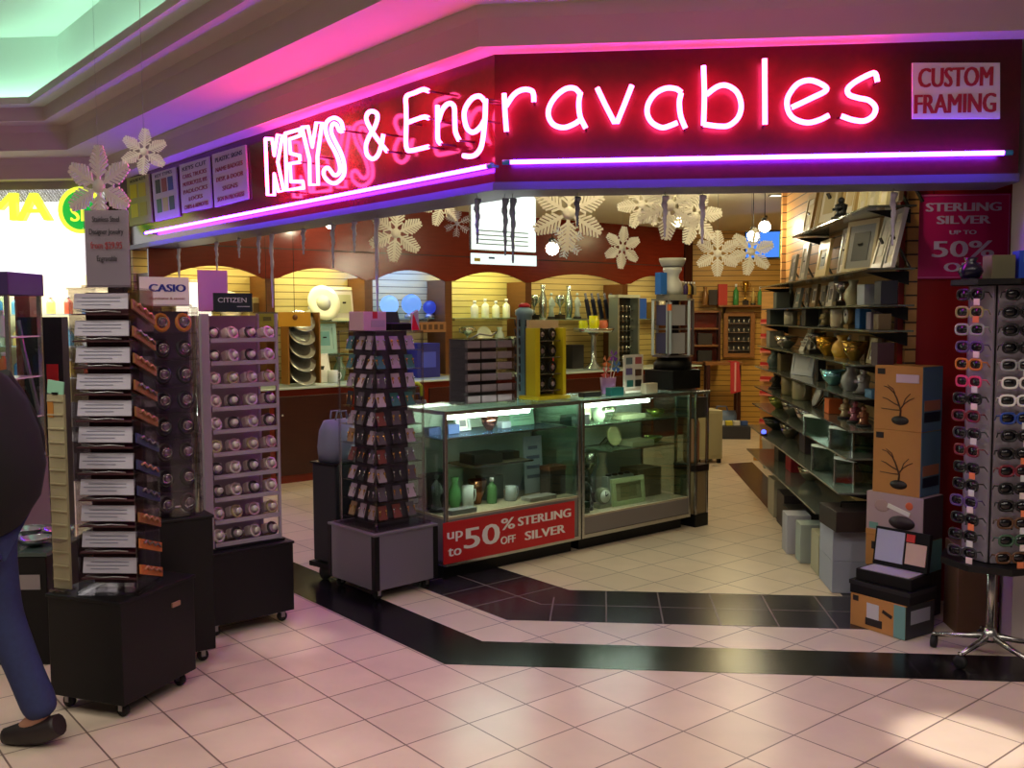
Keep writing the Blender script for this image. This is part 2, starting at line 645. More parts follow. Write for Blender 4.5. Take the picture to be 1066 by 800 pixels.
# slat wall of the shop
slat = slat_mat('slat_wall', (176, 128, 74), (40, 22, 14))
mb = MB().box((XS + .03, 7.43, 1.425), (.06, 3.62, 2.85))
struct('wall_right', mb, slat)
struct('wall_return', MB().box((2.2, 9.27, 1.425), (1.1, .06, 2.85)), slat)
struct('wall_recess', MB().box((2.75, 11.8, 1.425), (.06, 5.1, 2.85)), slat)
mb = MB().box((1.2, 14.3, 1.425), (3.4, .06, 2.85))
struct('wall_back', mb, slat_mat('slat_wall_back', (196, 150, 66), (90, 60, 24)))

# ------------------------------------------------------------------ neon
red_neon = emis('red_neon_glass', (1.0, .05, .22), 28)
violet_neon = emis('violet_neon_glass', (.16, .02, 1.0), 58)


def pix(origin, sc, pts):
    return [(origin[0] + x / sc, origin[1] + y / sc) for x, y in pts]


A1, A2, A3, A4 = ((260, 100), 7.27), ((370, 75), 5.33), ((550, 55), 5.61), ((720, 50), 4.845)
KEYS = [
    ('l', A1, [(118, 325), (170, 325), (185, 450), (210, 295), (247, 295), (212, 500), (258, 722), (218, 722), (186, 590), (186, 750), (135, 750), (118, 325)], 0),
    ('l', A1, [(268, 285), (378, 252), (384, 298), (300, 328), (308, 435), (378, 452), (382, 500), (304, 512), (312, 648), (402, 648), (408, 695), (280, 712), (268, 285)], 0),
    ('l', A1, [(395, 240), (440, 232), (473, 385), (503, 203), (548, 200), (512, 460), (518, 672), (455, 672), (452, 480), (395, 240)], 0),
    ('l', A1, [(708, 262), (690, 195), (640, 165), (585, 195), (575, 260), (600, 340), (650, 430), (680, 520), (678, 580), (640, 600), (595, 545), (562, 560), (565, 610), (610, 655), (660, 655), (710, 600), (715, 520), (690, 430), (640, 330), (617, 270), (625, 215), (655, 215), (680, 265), (708, 262)], 1),
]
ENG_L = [
    ('ampersand', [[(175, 440), (120, 370), (75, 300), (60, 255), (72, 225), (95, 218), (118, 230), (122, 260), (105, 310), (75, 360), (58, 410), (65, 460), (95, 483), (125, 460), (145, 400), (155, 345)]]),
    ('letter', [[(405, 105), (375, 97), (330, 115), (282, 137), (281, 200), (282, 285), (280, 380), (285, 425), (305, 437), (405, 415)], [(285, 283), (340, 262), (380, 250), (405, 255)]]),
    ('letter', [[(455, 185), (456, 280), (457, 370), (472, 398)], [(460, 275), (480, 215), (505, 182), (530, 175), (548, 195), (551, 250), (555, 330), (575, 378)]]),
    ('letter', [[(720, 165), (690, 135), (650, 145), (615, 190), (603, 240), (618, 310), (652, 335), (690, 310), (715, 270)], [(722, 150), (718, 270), (702, 400), (675, 452), (640, 468), (600, 465)]]),
]
ENG_F = [
    (A2, [[(825, 120), (830, 220), (838, 330)], [(835, 190), (880, 125), (930, 98), (975, 103), (988, 125), (990, 165)]]),
    (A3, [[(300, 235), (270, 208), (220, 210), (165, 250), (125, 310), (118, 370), (148, 420), (205, 437), (260, 420), (300, 395)], [(305, 230), (295, 290), (302, 370), (335, 440)]]),
    (A3, [[(402, 205), (450, 305), (503, 408), (518, 408), (560, 305), (605, 190)]]),
    (A3, [[(895, 232), (860, 210), (800, 208), (740, 240), (700, 300), (696, 360), (725, 410), (780, 437), (830, 425), (870, 408)], [(893, 235), (882, 290), (890, 370), (917, 440)]]),
    (A4, [[(60, 90), (64, 240), (60, 390)], [(75, 235), (130, 195), (180, 190), (230, 225), (250, 290), (235, 350), (190, 390), (140, 395), (60, 385)]]),
    (A4, [[(368, 55), (369, 220), (370, 385)]]),
    (A4, [[(505, 300), (600, 255), (680, 212), (650, 180), (590, 163), (530, 185), (485, 250), (485, 310), (515, 355), (580, 377), (640, 365), (692, 340)]]),
    (A4, [[(937, 170), (928, 132), (905, 130), (830, 168), (788, 205), (795, 236), (840, 252), (895, 265), (927, 300), (915, 342), (870, 368), (810, 362), (755, 343)]]),
]
sl = lambda q: onp(q[0], q[1], ML, QL - .10)
fr = lambda q: onY(q[0], q[1], YF - .055)
clip = mat('tube_clip', (60, 20, 26), .4)
t = thing('neon_sign', 'red neon word KEYS in outlined double tube letters on slanted sign band', 'neon sign', Lend * .45 + L * .55 + Vector((0, 0, 2.45)))
T0 = Vector(t.location)
for _, A, pts, sm in KEYS:
    P = [sl(q) - T0 for q in pix(A[0], A[1], pts)]
    mb = MB().tube(smooth(P, 4) if sm else P, .0125, 8)
    lo = obj('neon_letter', mb, red_neon, t)
    for q in (P[0], P[len(P) // 2]):
        obj('tube_support', MB().tube([q, q + ML * .10], .006, 6), clip, lo)
t = thing('neon_sign', 'red neon ampersand and word Engravables in handwritten script bending round the corner', 'neon sign', L + Vector((0, 0, 2.5)))
T0 = Vector(t.location)
for nm, strokes in ENG_L:
    mb, c = MB(), []
    for s in strokes:
        P = [sl(q) - T0 for q in pix(A2[0], A2[1], s)]
        mb.tube(smooth(P, 5), .0125, 8)
        for q in (P[0], P[-1]):
            c.append(MB().tube([q, q + ML * .10], .006, 6))
    lo = obj('neon_ampersand' if nm == 'ampersand' else 'neon_letter', mb, red_neon, t)
    for q in c: obj('tube_support', q, clip, lo)
for A, strokes in ENG_F:
    mb, c = MB(), []
    for s in strokes:
        P = [fr(q) - T0 for q in pix(A[0], A[1], s)]
        mb.tube(smooth(P, 5) if len(P) != 6 or A is not A3 else P, .0125, 8)
        for q in (P[0], P[-1]):
            c.append(MB().tube([q, q + Vector((0, .055, 0))], .006, 6))
    lo = obj('neon_letter', mb, red_neon, t)
    for q in c: obj('tube_support', q, clip, lo)
# violet border tubes along the lower edge
cap = mat('tube_cap', (60, 150, 220), .4)
for which in (0, 1):
    if which:
        P = [onY(523, 169, YF - .05), onY(1054, 159, YF - .05)]; n = Vector((0, 1, 0))
        lb = 'straight violet neon tube under the word Engravables and framing sign'
    else:
        P = [onp(513, 172, ML, QL - .06), onp(150, 243, ML, QL - .06)]; n = ML
        lb = 'long violet neon tube running under the neon word KEYS and list boards'
    t = thing('neon_tube', lb, 'neon tube', P[0])
    a, b = Vector((0, 0, 0)), P[1] - P[0]
    d = b.normalized()
    obj('tube', MB().tube([a + d * .03, b - d * .03], .011, 8), violet_neon, t)
    for q, s in ((a, 1), (b, -1)):
        c = MB().tube([q, q + d * .04 * s], .013, 8)
        c.tube([q + d * .02 * s, q + d * .02 * s + n * .05], .007, 6)
        obj('end_cap', c, cap, t)

# boards on the sign band
def board(name, label, corners, plane, paint, cat='sign', th=.012):
    n, c = plane
    P = [onp(x, y, n, c - .004) for x, y in corners]      # top-left, top-right, bottom-right, bottom-left
    org = (P[2] + P[3]) / 2
    t = thing(name, label, cat, org)
    P = [p - org for p in P]
    obj('panel', MB().slab(P, -n * th), paint, t)
    return t, P, n


PF = (Vector((0, 1, 0)), YF)
PL = (ML, QL)
t, P, n = board('sign_board', 'white CUSTOM FRAMING board in big red capitals at end of sign band', [(949, 66), (1040, 66), (1040, 124), (949, 124)], PF, white)
rl = mat('sign_red', (168, 26, 44), .5)
wd = (P[1] - P[0]).length
hh = P[0].z - P[3].z
cx = (P[0] + P[1]) / 2
for k, s in enumerate(('CUSTOM', 'FRAMING')):
    lettering(s, Vector((cx.x, cx.y - .012, hh * (.72 - .47 * k))), (1, 0, 0), hh * .36, rl, t, bold=.004, width=wd * (.84 if k == 0 else .92))
txt_b = mat('ink_black', (40, 36, 40), .6)
txt_r = mat('ink_red', (150, 40, 44), .6)
cream = mat('board_cream', (196, 186, 170), .5)
SG = [([(222, 161), (257, 151), (260, 207), (225, 216)], 'cream list board headed PLASTIC SIGNS with red lines beside neon KEYS', ['PLASTIC SIGNS', 'NAME BADGES', 'DESK & DOOR', 'SIGNS', 'SIGN IN PROGRESS']),
      ([(188, 172), (219, 163), (222, 216), (191, 222)], 'cream list board headed KEYS CUT, second board from neon KEYS', ['KEYS CUT', 'CARS, TRUCKS', 'MOTORCYCLES, RVS', 'PADLOCKS', 'LOCKS', 'CHIPS & REMOTES'])]
for cs, lb, lines in SG:
    t, P, n = board('sign_board', lb, cs, PL, cream)
    e = (P[1] - P[0]).normalized(); hh = (P[0] - P[3]).length; wd = (P[1] - P[0]).length
    e.z = 0; e.normalize()
    for k, s in enumerate(lines):
        f = 1 - (k + .7) / (len(lines) + .3)
        c = P[3].lerp(P[0], f).lerp(P[2].lerp(P[1], f), .5) - n * .012
        lettering(s, c, e, hh * .085, txt_b if k == 0 else txt_r, t, bold=.001, width=wd * (.8 if len(s) > 7 else .45))
for cs, lb, kind in (([(159, 181), (184, 174), (188, 225), (163, 231)], 'picture board with rows of coloured key photos, third from neon KEYS', 0),
                     ([(133, 186), (156, 181), (160, 231), (136, 236)], 'yellow tinted picture board at the far end of the sign band', 1)):
    t, P, n = board('sign_board', lb, cs, PL, cream if kind == 0 else mat('board_olive', (170, 166, 110), .5))
    cols = [(40, 44, 40), (150, 60, 50), (40, 60, 110), (60, 110, 60), (190, 190, 90), (40, 70, 60)] if kind == 0 else [(210, 200, 30), (190, 180, 40), (220, 210, 60), (170, 160, 60)]
    for k, cc in enumerate(cols):
        nx = 3 if kind == 0 else 2
        u0 = .14 + (k % nx) * (.78 / nx); v0 = .56 - .40 * (k // nx)
        q = lambda u, v: P[3].lerp(P[2], u).lerp(P[0].lerp(P[1], u), v) - n * .013
        u1, v1 = u0 + .6 / nx, v0 + .28
        obj('key_photo', MB().slab([q(u0, v1), q(u1, v1), q(u1, v0), q(u0, v0)], -n * .002), mat('photo_%d_%d_%d' % cc, cc, .5), t)
    e = (P[1] - P[0]); wd = e.length; e.z = 0
    c = P[3].lerp(P[0], .92).lerp(P[2].lerp(P[1], .92), .5) - n * .012
    lettering('KEY TYPES' if kind == 0 else 'HOUSE KEYS', c, e, .028, txt_b, t, width=wd * .7)

# ------------------------------------------------------------------ builders of small goods (local: front faces -y, base at z = 0)
def cm(c, rough=.45, metal=0.0, tagname='paint'):
    return mat('%s_%d_%d_%d_%d' % (tagname, c[0], c[1], c[2], int(rough * 100)), c, rough, metal)


def g_frame(t, w, h, col, pic=(90, 90, 96), tilt=12, mat_board=(220, 214, 200), fw=.16, metal=0.0):
    a = math.radians(tilt)
    M = Matrix.Rotation(-a, 3, 'X')
    b = w * fw
    fr_ = MB()
    for c, s in (((0, 0, b / 2), (w, .022, b)), ((0, 0, h - b / 2), (w, .022, b)), ((-w / 2 + b / 2, 0, h / 2), (b, .022, h - 2 * b)), ((w / 2 - b / 2, 0, h / 2), (b, .022, h - 2 * b))):
        fr_.box(M @ Vector(c), s, 0, 0, M)
    obj('frame', fr_, cm(col, .3, metal), t)
    obj('mount', MB().box(M @ Vector((0, .002, h / 2)), (w - 1.6 * b, .012, h - 1.6 * b), 0, 0, M), cm(mat_board, .6), t)
    iw, ih = w - 2 * b, h - 2 * b
    obj('picture', MB().box(M @ Vector((0, -.005, h / 2)), (iw * .62, .004, ih * .66), 0, 0, M), cm(pic, .4), t)
    s = MB().slab([(-.02, .01, h * .55), (.02, .01, h * .55), (.02, .01 + h * .30, 0), (-.02, .01 + h * .30, 0)], (0, .006, .003))
    obj('easel_back', s, cm((30, 28, 28)), t)


def g_box(t, w, d, h, col, lab=None, lid=None):
    obj('carton', MB().box((0, 0, h / 2), (w, d, h)), cm(col, .6), t, .003)
    if lab:
        obj('label', MB().box((0, -d / 2 - .001, h * .52), (w * .62, .003, h * .45)), cm(lab, .5), t)
    if lid:
        obj('lid', MB().box((0, 0, h - .012), (w * 1.03, d * 1.03, .028)), cm(lid, .5), t)


def g_mug(t, r, h, col, metal=0.0):
    obj('body', MB().lathe([(r * .86, 0), (r * .98, h * .08), (r, h * .5), (r, h), (r * .9, h), (r * .88, h * .15)], seg=18), cm(col, .25, metal), t)
    obj('handle', MB().tube([(r * .95, 0, h * .8), (r * 1.5, 0, h * .78), (r * 1.65, 0, h * .5), (r * 1.4, 0, h * .25), (r * .95, 0, h * .2)], r * .13, 6), cm(col, .25, metal), t)


def g_vase(t, r, h, col, metal=0.0):
    obj('body', MB().lathe([(r * .55, 0), (r * .7, h * .05), (r, h * .35), (r * .85, h * .6), (r * .4, h * .82), (r * .6, h), (r * .5, h), (r * .32, h * .84)], seg=18), cm(col, .2, metal), t)
    obj('foot', MB().lathe([(r * .7, 0), (r * .75, h * .02), (r * .6, h * .06)], seg=18), cm(col, .3, metal), t)


def g_trophy(t, r, h, col=(190, 170, 90), base=(30, 26, 26)):
    obj('plinth', MB().box((0, 0, h * .1), (r * 1.8, r * 1.8, h * .2)), cm(base, .3), t, .002)
    obj('cup', MB().lathe([(r * .5, h * .2), (r * .2, h * .28), (r * .15, h * .5), (r * .6, h * .62), (r * .95, h * .8), (r, h), (r * .9, h), (r * .6, h * .68)], seg=16), cm(col, .2, .9), t)
    for s in (-1, 1):
        obj('handle', MB().tube([(s * r * .9, 0, h * .92), (s * r * 1.5, 0, h * .9), (s * r * 1.4, 0, h * .72), (s * r * .7, 0, h * .66)], r * .1, 6), cm(col, .2, .9), t)


def g_figure(t, r, h, col, base=(40, 36, 34)):
    obj('plinth', MB().lathe([(r, 0), (r, h * .08), (r * .85, h * .1)], seg=16), cm(base, .4), t)
    b = MB().lathe([(r * .75, h * .1), (r * .5, h * .3), (r * .62, h * .52), (r * .66, h * .66), (r * .3, h * .74), (r * .18, h * .78)], seg=14)
    b.ball((0, 0, h * .87), r * .36, 12, 8)
    for s in (-1, 1):
        b.tube([(s * r * .55, 0, h * .66), (s * r * .85, -r * .3, h * .5), (s * r * .3, -r * .7, h * .46)], r * .16, 6)
    obj('figure_body', b, cm(col, .3, .3), t)


def g_bottle(t, r, h, col, capc=(230, 230, 230)):
    obj('body', MB().lathe([(r * .95, 0), (r, h * .04), (r, h * .6), (r * .8, h * .7), (r * .32, h * .78), (r * .32, h * .86)], seg=14), cm(col, .2), t)
    obj('cap', MB().lathe([(r * .4, h * .86), (r * .42, h), (r * .3, h)], seg=12), cm(capc, .4), t)


def g_plate(t, r, col, tilt=14, deco=None, metal=0.0):
    a = math.radians(tilt)
    M = Matrix.Rotation(math.radians(90) - a, 3, 'X')
    b = MB().lathe([(r * .2, .004), (r * .62, .004), (r * .7, .014), (r, .024), (r * .985, .030), (r * .68, .020), (r * .2, .012)], (0, 0, r * .99), 28, 0, M)
    obj('dish', b, cm(col, .2, metal), t)
    if deco:
        obj('painted_centre', MB().lathe([(r * .05, .012), (r * .5, .0125), (r * .52, .016), (r * .05, .017)], (0, 0, r * .99), 20, 0, M), cm(deco, .4), t)
    s = MB()
    for x in (-.4, .4):
        s.tube([(x * r, -.05, .002), (x * r, -.02, .012), (x * r, .03, r * .9)], .004, 6).tube([(x * r, .03, r * .9), (x * r, .10, .004)], .004, 6)
    obj('wire_stand', s, black, t)


def g_clock(t, w, h, col, face=(235, 232, 220)):
    b = MB().prism([(-w / 2, -.03), (w / 2, -.03), (w / 2, .03), (-w / 2, .03)], 0, h * .18)
    b.lathe([(w * .02, -.025), (w * .5, -.025), (w * .5, .025), (w * .02, .025)], (0, 0, h * .18 + w * .48), 22, 0, Matrix.Rotation(PI / 2, 3, 'X'))
    obj('case', b, cm(col, .3, .4), t)
    obj('dial', MB().lathe([(w * .02, 0), (w * .4, 0), (w * .4, .006), (w * .02, .006)], (0, -.026, h * .18 + w * .48), 20, 0, Matrix.Rotation(PI / 2, 3, 'X')), cm(face, .5), t)
    z0 = h * .18 + w * .48
    obj('clock_hand', MB().tube([(0, -.034, z0), (w * .2, -.034, z0 + w * .12)], .004, 5), black, t)
    obj('clock_hand', MB().tube([(0, -.034, z0), (-w * .03, -.034, z0 + w * .3)], .003, 5), black, t)


def g_card(t, w, h, col, ink=(60, 60, 70), tilt=10):
    """a printed card on a folded foot"""
    a = math.radians(tilt)
    M = Matrix.Rotation(-a, 3, 'X')
    obj('card', MB().box(M @ Vector((0, 0, h / 2)), (w, .004, h), 0, 0, M), cm(col, .6), t)
    ln = MB()
    for k in range(4):
        ln.box(M @ Vector((0, -.003, h * (.8 - .17 * k))), (w * (.7 if k else .5), .002, h * .06), 0, 0, M)
    obj('printed_lines', ln, cm(ink, .6), t)
    obj('foot', MB().slab([(-w * .3, .004, h * .5), (w * .3, .004, h * .5), (w * .3, h * .32, 0), (-w * .3, h * .32, 0)], (0, .004, .002)), cm(col, .6), t)


def g_bowl(t, r, h, col, metal=.9):
    obj('bowl', MB().lathe([(r * .35, 0), (r * .4, h * .08), (r * .8, h * .45), (r, h), (r * .94, h), (r * .72, h * .5), (r * .3, h * .16)], seg=22), cm(col, .18, metal), t)
    obj('rim', MB().tube([(r * math.cos(a * PI / 12), r * math.sin(a * PI / 12), h) for a in range(24)], r * .03, 6, 0, True), cm(col, .15, metal), t)


def g_bag(t, w, d, h, col, band=None):
    vs = []
    b = MB()
    prof = [(1, 1, 0), (1.04, 1.1, .35), (1.0, .9, .75), (.92, .35, 1)]
    for sx, sy, f in prof:
        for k in range(12):
            a = 2 * PI * k / 12
            c, s = math.cos(a), math.sin(a)
            vs.append((math.copysign(abs(c) ** .5, c) * w / 2 * sx, math.copysign(abs(s) ** .6, s) * d / 2 * sy, h * f))
    fs = [(i * 12 + k, i * 12 + (k + 1) % 12, (i + 1) * 12 + (k + 1) % 12, (i + 1) * 12 + k) for i in range(3) for k in range(12)]
    fs += [tuple(range(11, -1, -1)), tuple(range(36, 48))]
    b.add(vs, fs, 0, True)
    obj('bag_body', b, cm(col, .55), t)
    for s in (-1, 1):
        obj('handle', MB().tube([(-w * .2, s * d * .12, h * .97), (-w * .15, s * d * .14, h * 1.2), (w * .15, s * d * .14, h * 1.2), (w * .2, s * d * .12, h * .97)], .006, 6), cm(band or col, .6), t)


KIND = dict(frame=('picture_frame', 'picture frame'), box=('gift_box', 'box'), mug=('mug', 'mug'), vase=('vase', 'vase'), trophy=('trophy', 'trophy'), figure=('figurine', 'figurine'),
            bottle=('bottle', 'bottle'), plate=('display_plate', 'plate'), clock=('desk_clock', 'clock'), card=('price_card', 'card'), bowl=('bowl', 'bowl'), bag=('gift_bag', 'bag'))


def good(kind, w, h, col, label, loc, rz, group=None, d=None, **k):
    n, c = KIND[kind]
    t = thing(n, label, c, loc, rz, group)
    if kind == 'frame': g_frame(t, w, h, col, **k)
    elif kind == 'box': g_box(t, w, d or w * .7, h, col, **k)
    elif kind == 'mug': g_mug(t, w / 2, h, col, **k)
    elif kind == 'vase': g_vase(t, w / 2, h, col, **k)
    elif kind == 'trophy': g_trophy(t, w / 2, h, col, **k)
    elif kind == 'figure': g_figure(t, w / 2, h, col, **k)
    elif kind == 'bottle': g_bottle(t, w / 2, h, col, **k)
    elif kind == 'plate': g_plate(t, w / 2, col, **k)
    elif kind == 'clock': g_clock(t, w, h, col, **k)
    elif kind == 'card': g_card(t, w, h, col, **k)
    elif kind == 'bowl': g_bowl(t, w / 2, h, col, **k)
    elif kind == 'bag': g_bag(t, w, d or w * .5, h, col, **k)
    return t


# ------------------------------------------------------------------ back wall behind the counters
def BW(t, c, z):                      # along the back wall, plane offset c, height
    return Vector((t * R2 + c * R2, t * R2 - c * R2, z))


def tb(x, c, y=300):                  # distance along the wall of a photo column
    return onp(x, y, NB, c).dot(DB)


CV = -9.05
CB = -9.45
KB = 1.293                            # the back wall's goods are this much larger than first measured
ZS = lambda z: 1.65 + (z - 1.65) * KB
bay_slat = slat_mat('bay_slat_wall', (206, 186, 116), (110, 90, 44))
struct('wall_counter', MB().slab([BW(3.12, CB, 0), BW(10.95, CB, 0), BW(10.95, CB, 2.85), BW(3.12, CB, 2.85)], -NB * .06), bay_slat)
bays = [(3.28, 4.27), (4.42, 5.43), (5.56, 6.49), (6.63, 7.71), (7.84, 9.41), (9.57, 10.50)]
pts = [BW(3.13, CV, 2.85), BW(3.13, CV, 1.98)]
for t0, t1 in bays:
    for k in range(13):
        f = k / 12
        pts.append(BW(t0 + (t1 - t0) * f, CV, 2.0 + .115 * (1 - (2 * f - 1) ** 2) + .007 * t0))
pts += [BW(10.65, CV, 2.06), BW(10.65, CV, 2.85)]
struct('wall_valance', MB().slab(pts, -NB * .03), red_wood)
struct('trim_9', MB().slab([BW(3.13, CV + .004, 2.325), BW(10.65, CV + .004, 2.325), BW(10.65, CV + .004, 2.335), BW(3.13, CV + .004, 2.335)], -NB * .003), mat('groove', (24, 10, 8), .6))
edges = [3.20] + [(bays[i][1] + bays[i + 1][0]) / 2 for i in range(5)] + [10.58]
for k, e in enumerate(edges):
    struct('trim_%d' % (10 + k), MB().slab([BW(e - .05, CV - .03, .97), BW(e + .05, CV - .03, .97), BW(e + .05, CV - .03, 2.06), BW(e - .05, CV - .03, 2.06)], -NB * .36), wood_mat('bay_divider', (104, 62, 26), .35) if k == 0 else MATS['bay_divider'])
struct('wall_end', MB().slab([BW(10.66, CV + .02, 0), BW(10.82, CV + .02, 0), BW(10.82, CV + .02, 2.85), BW(10.66, CV + .02, 2.85)], -NB * .40), dark_wood)
for k, (t0, t1) in enumerate(bays):
    c = BW((t0 + t1) / 2, CV - .14, 2.32)
    col = [(1, .86, .42), (1, .95, .50), (.12, .25, 1.0), (.95, 1.0, .42), (1, .85, .5), (.9, .8, .55)][k]
    en = [8, 9.5, 20, 9, 5, 2.6][k]
    o = area('bay_strip_light', c, t1 - t0 - .1, en, col, c - NB * .10 - Vector((0, 0, 1)), sy=.05)
    o.rotation_euler = Matrix((DB, -NB, Vector((0, 0, -1)))).transposed().to_euler()
    if en > 0:
        o.rotation_euler = Matrix((DB, Vector((0, 0, -1)).cross(DB), Vector((0, 0, 1)))).transposed().to_euler()

# back counter: wooden cabinets with a glass edged top
t = thing('back_counter', 'long red wooden back counter with pale glass edged top below the arches', 'counter', BW(6.9, CV + .2, 0), PI / 4)
obj('cabinet_body', MB().box((0, .10, .465), (7.3, .50, .93)), red_wood, t)
obj('worktop', MB().box((0, .08, .94), (7.35, .58, .02)), cm((196, 214, 206), .15), t, .004)
for k in range(8):
    d = obj('door', MB().box((-3.2 + .91 * k, -.158, .47), (.85, .016, .78)), dark_wood, t, .004)
    obj('knob', MB().ball((-3.2 + .91 * k + (.36 if k % 2 == 0 else -.36), -.18, .68), .016), chrome, d)

ZC = .951


def on_counter(kind, x, h, w, col, label, c=CV - .05, z=ZC, rz=PI / 4, **k):
    return good(kind, w * KB, h * KB, col, label, BW(tb(x, c), c, z), rz, **k)


# glass shelves in the bays
def bay_shelf(t0, t1, z, label):
    t = thing('glass_shelf', label, 'shelf', BW((t0 + t1) / 2, CB + .14, ZS(z)), PI / 4)
    obj('glass_pane', MB().box((0, 0, .004), (t1 - t0 - .12, .26, .008)), mat('shelf_glass', (150, 185, 170), .08, alpha=.55), t)
    for s in (-1, 1):
        obj('bracket', MB().box((s * (t1 - t0) * .38, .03, -.012), (.012, .20, .022)), chrome, t)


bay_shelf(bays[0][0], bays[0][1], 1.62, 'glass shelf with papers in the first lit arch by the watch sign')
bay_shelf(bays[1][0], bays[1][1], 1.60, 'glass shelf under the two white embossed plates in yellow arch')
bay_shelf(bays[1][0] + .3, bays[1][1], 1.33, 'lower glass shelf under the turquoise engraved panel in yellow arch')
bay_shelf(bays[2][0], bays[2][1], 1.62, 'glass shelf in the blue lit arch')
bay_shelf(bays[3][0], bays[3][1], 1.62, 'upper glass shelf in the arch with white bottles')
bay_shelf(bays[3][0], bays[3][1], 1.36, 'lower glass shelf in the arch with white bottles')
bay_shelf(bays[4][0], bays[4][1], 1.60, 'glass shelf holding silver trophies and knife sheaths')
bay_shelf(bays[5][0], bays[5][1], 1.60, 'glass shelf in the last arch beside the dark end wall')


def bay_item(kind, x, z, w, h, col, label, c=CB + .14, **k):
    return good(kind, w * KB, h * KB, col, label, BW(tb(x, c), c, ZS(z) + .009), PI / 4, **k)


# arch 1
lamp_white = emis('lamp_white', (1, .93, .72), 5)
t = thing('light_box', 'glowing white lit panel standing in the first arch', 'light box', BW(tb(201, CB + .14), CB + .14, ZS(1.62) + .009), PI / 4)
t.scale = (KB, KB, KB)
obj('housing', MB().box((0, .02, .15), (.30, .05, .30)), cm((210, 200, 170)), t, .004)
obj('lit_panel', MB().box((0, -.007, .15), (.27, .006, .26)), emis('lit_paper', (1, .92, .66), 1.9), t)
bay_item('plate', 238, 1.62, .22, .26, (232, 222, 190), 'cream decorated plate behind the pink card in the first arch', deco=(210, 180, 130))
bay_item('box', 266, 1.62, .17, .17, (206, 190, 128), 'cream printed box beside arch pillar in the first arch', lab=(120, 96, 60))
# arch 2
bay_item('plate', 336, 1.60, .30, .30, (240, 238, 206), 'round white embossed plate in the yellow lit arch', deco=(200, 200, 170))
bay_item('frame', 359, 1.60, .27, .29, (238, 238, 200), 'square white embossed tile plate beside the round plate', pic=(190, 190, 150), tilt=8, fw=.1)
bay_item('frame', 338, 1.33, .22, .25, (170, 220, 215), 'turquoise engraved glass panel below the white plates', pic=(120, 190, 190), tilt=8, mat_board=(190, 230, 225))
bay_item('bottle', 322, 1.60, .07, .12, (220, 214, 170), 'small pale bottle under the arch light')
t = thing('silver_dish_rack', 'dark column holding five tilted silver dishes left of arch glass', 'dish rack', BW(tb(312, CV + .12), CV + .12, ZC + .012), PI / 4)
t.scale = (KB, KB, KB)
obj('back_board', MB().box((0, .05, .28), (.26, .02, .56)), cm((34, 26, 22), .5), t)
for s in (-1, 1):
    obj('side_panel', MB().box((s * .135, 0, .28), (.012, .12, .56)), cm((150, 100, 40), .4), t)
for k in range(5):
    M = Matrix.Rotation(math.radians(50), 3, 'X')
    obj('silver_dish', MB().lathe([(.02, 0), (.07, .006), (.11, .022), (.105, .026), (.06, .012), (.02, .008)], (0, -.01, .06 + .105 * k), 18, 0, M), cm((205, 208, 205), .2, .9), t)
t['label'] = 'dark column holding five tilted silver dishes under the amber sign'
on_counter('frame', 335, .24, .15, (235, 235, 235), 'white card frame leaning on the back counter in yellow arch', pic=(240, 240, 240), c=CV - .02, tilt=16, fw=.06, mat_board=(245, 245, 245))
on_counter('mug', 345, .10, .09, (210, 215, 215), 'white mug on the back counter by leaning card', c=CV + .06)
on_counter('vase', 352, .20, .11, (96, 120, 100), 'green glass vase on the back counter in yellow arch', c=CV - .16)
t = thing('hanging_sign', 'amber rectangular sign hanging over the silver dish column', 'sign', BW(tb(306, CV + .27), CV + .27, ZS(1.57)), PI / 4)
t.scale = (KB, KB, KB)
obj('panel', MB().box((0, 0, .055), (.27, .012, .11)), cm((206, 150, 30), .4), t)
obj('wire', MB().tube([(0, 0, .11), (0, 0, (2.85 - ZS(1.57)) / KB)], .002, 5), black, t)
obj('printed_mark', MB().lathe([(.004, 0), (.022, 0), (.022, .003), (.004, .003)], (0, -.008, .07), 12, 0, Matrix.Rotation(PI / 2, 3, 'X')), cm((120, 70, 20)), t)
t = thing('hanging_sign', 'olive rectangular sign beside the amber sign', 'sign', BW(tb(277, CV + .27), CV + .27, ZS(1.57)), PI / 4)
t.scale = (KB * .9, KB, KB)
obj('panel', MB().box((0, 0, .055), (.16, .012, .11)), cm((120, 110, 34), .4), t)
obj('wire', MB().tube([(0, 0, .11), (0, 0, (2.85 - ZS(1.57)) / KB)], .002, 5), black, t)
obj('printed_mark', MB().box((0, -.008, .06), (.07, .003, .03)), cm((70, 60, 24)), t)
# arch 3, blue
for k, (x, w) in enumerate(((405, .30), (428, .32), (447, .22))):
    t = thing('globe_lamp', ('pale blue glowing globe lamp at the start of the blue arch', 'largest blue glowing globe lamp under the blue arch', 'deep blue globe lamp beside the arch pillar')[k], 'lamp', BW(tb(x, CB + .125 + .10 * (k % 2)), CB + .125 + .10 * (k % 2), ZS(1.62) + .009), PI / 4)
    w *= .62
    t.scale = (KB, KB, KB)
    obj('base', MB().lathe([(w * .3, 0), (w * .32, .02), (w * .12, .05)], seg=16), cm((180, 185, 200), .3, .6), t)
    obj('glass_globe', MB().ball((0, 0, .04 + w * .42), w * .45, 18, 10), emis('blue_globe_%d' % k, [(.25, .5, 1), (.18, .40, 1), (.03, .06, .6)][k], [1.1, .9, .7][k]), t)
on_counter('box', 440, .30, .24, (30, 30, 120), 'dark blue tall box in the blue lit arch', lab=(70, 80, 190))
on_counter('card', 415, .30, .12, (236, 222, 205), 'white card with red mark in front of blue globes', c=CV - .05, ink=(190, 60, 40))
on_counter('bowl', 396, .12, .13, (150, 170, 230), 'blue tinted silver bowl on the back counter')
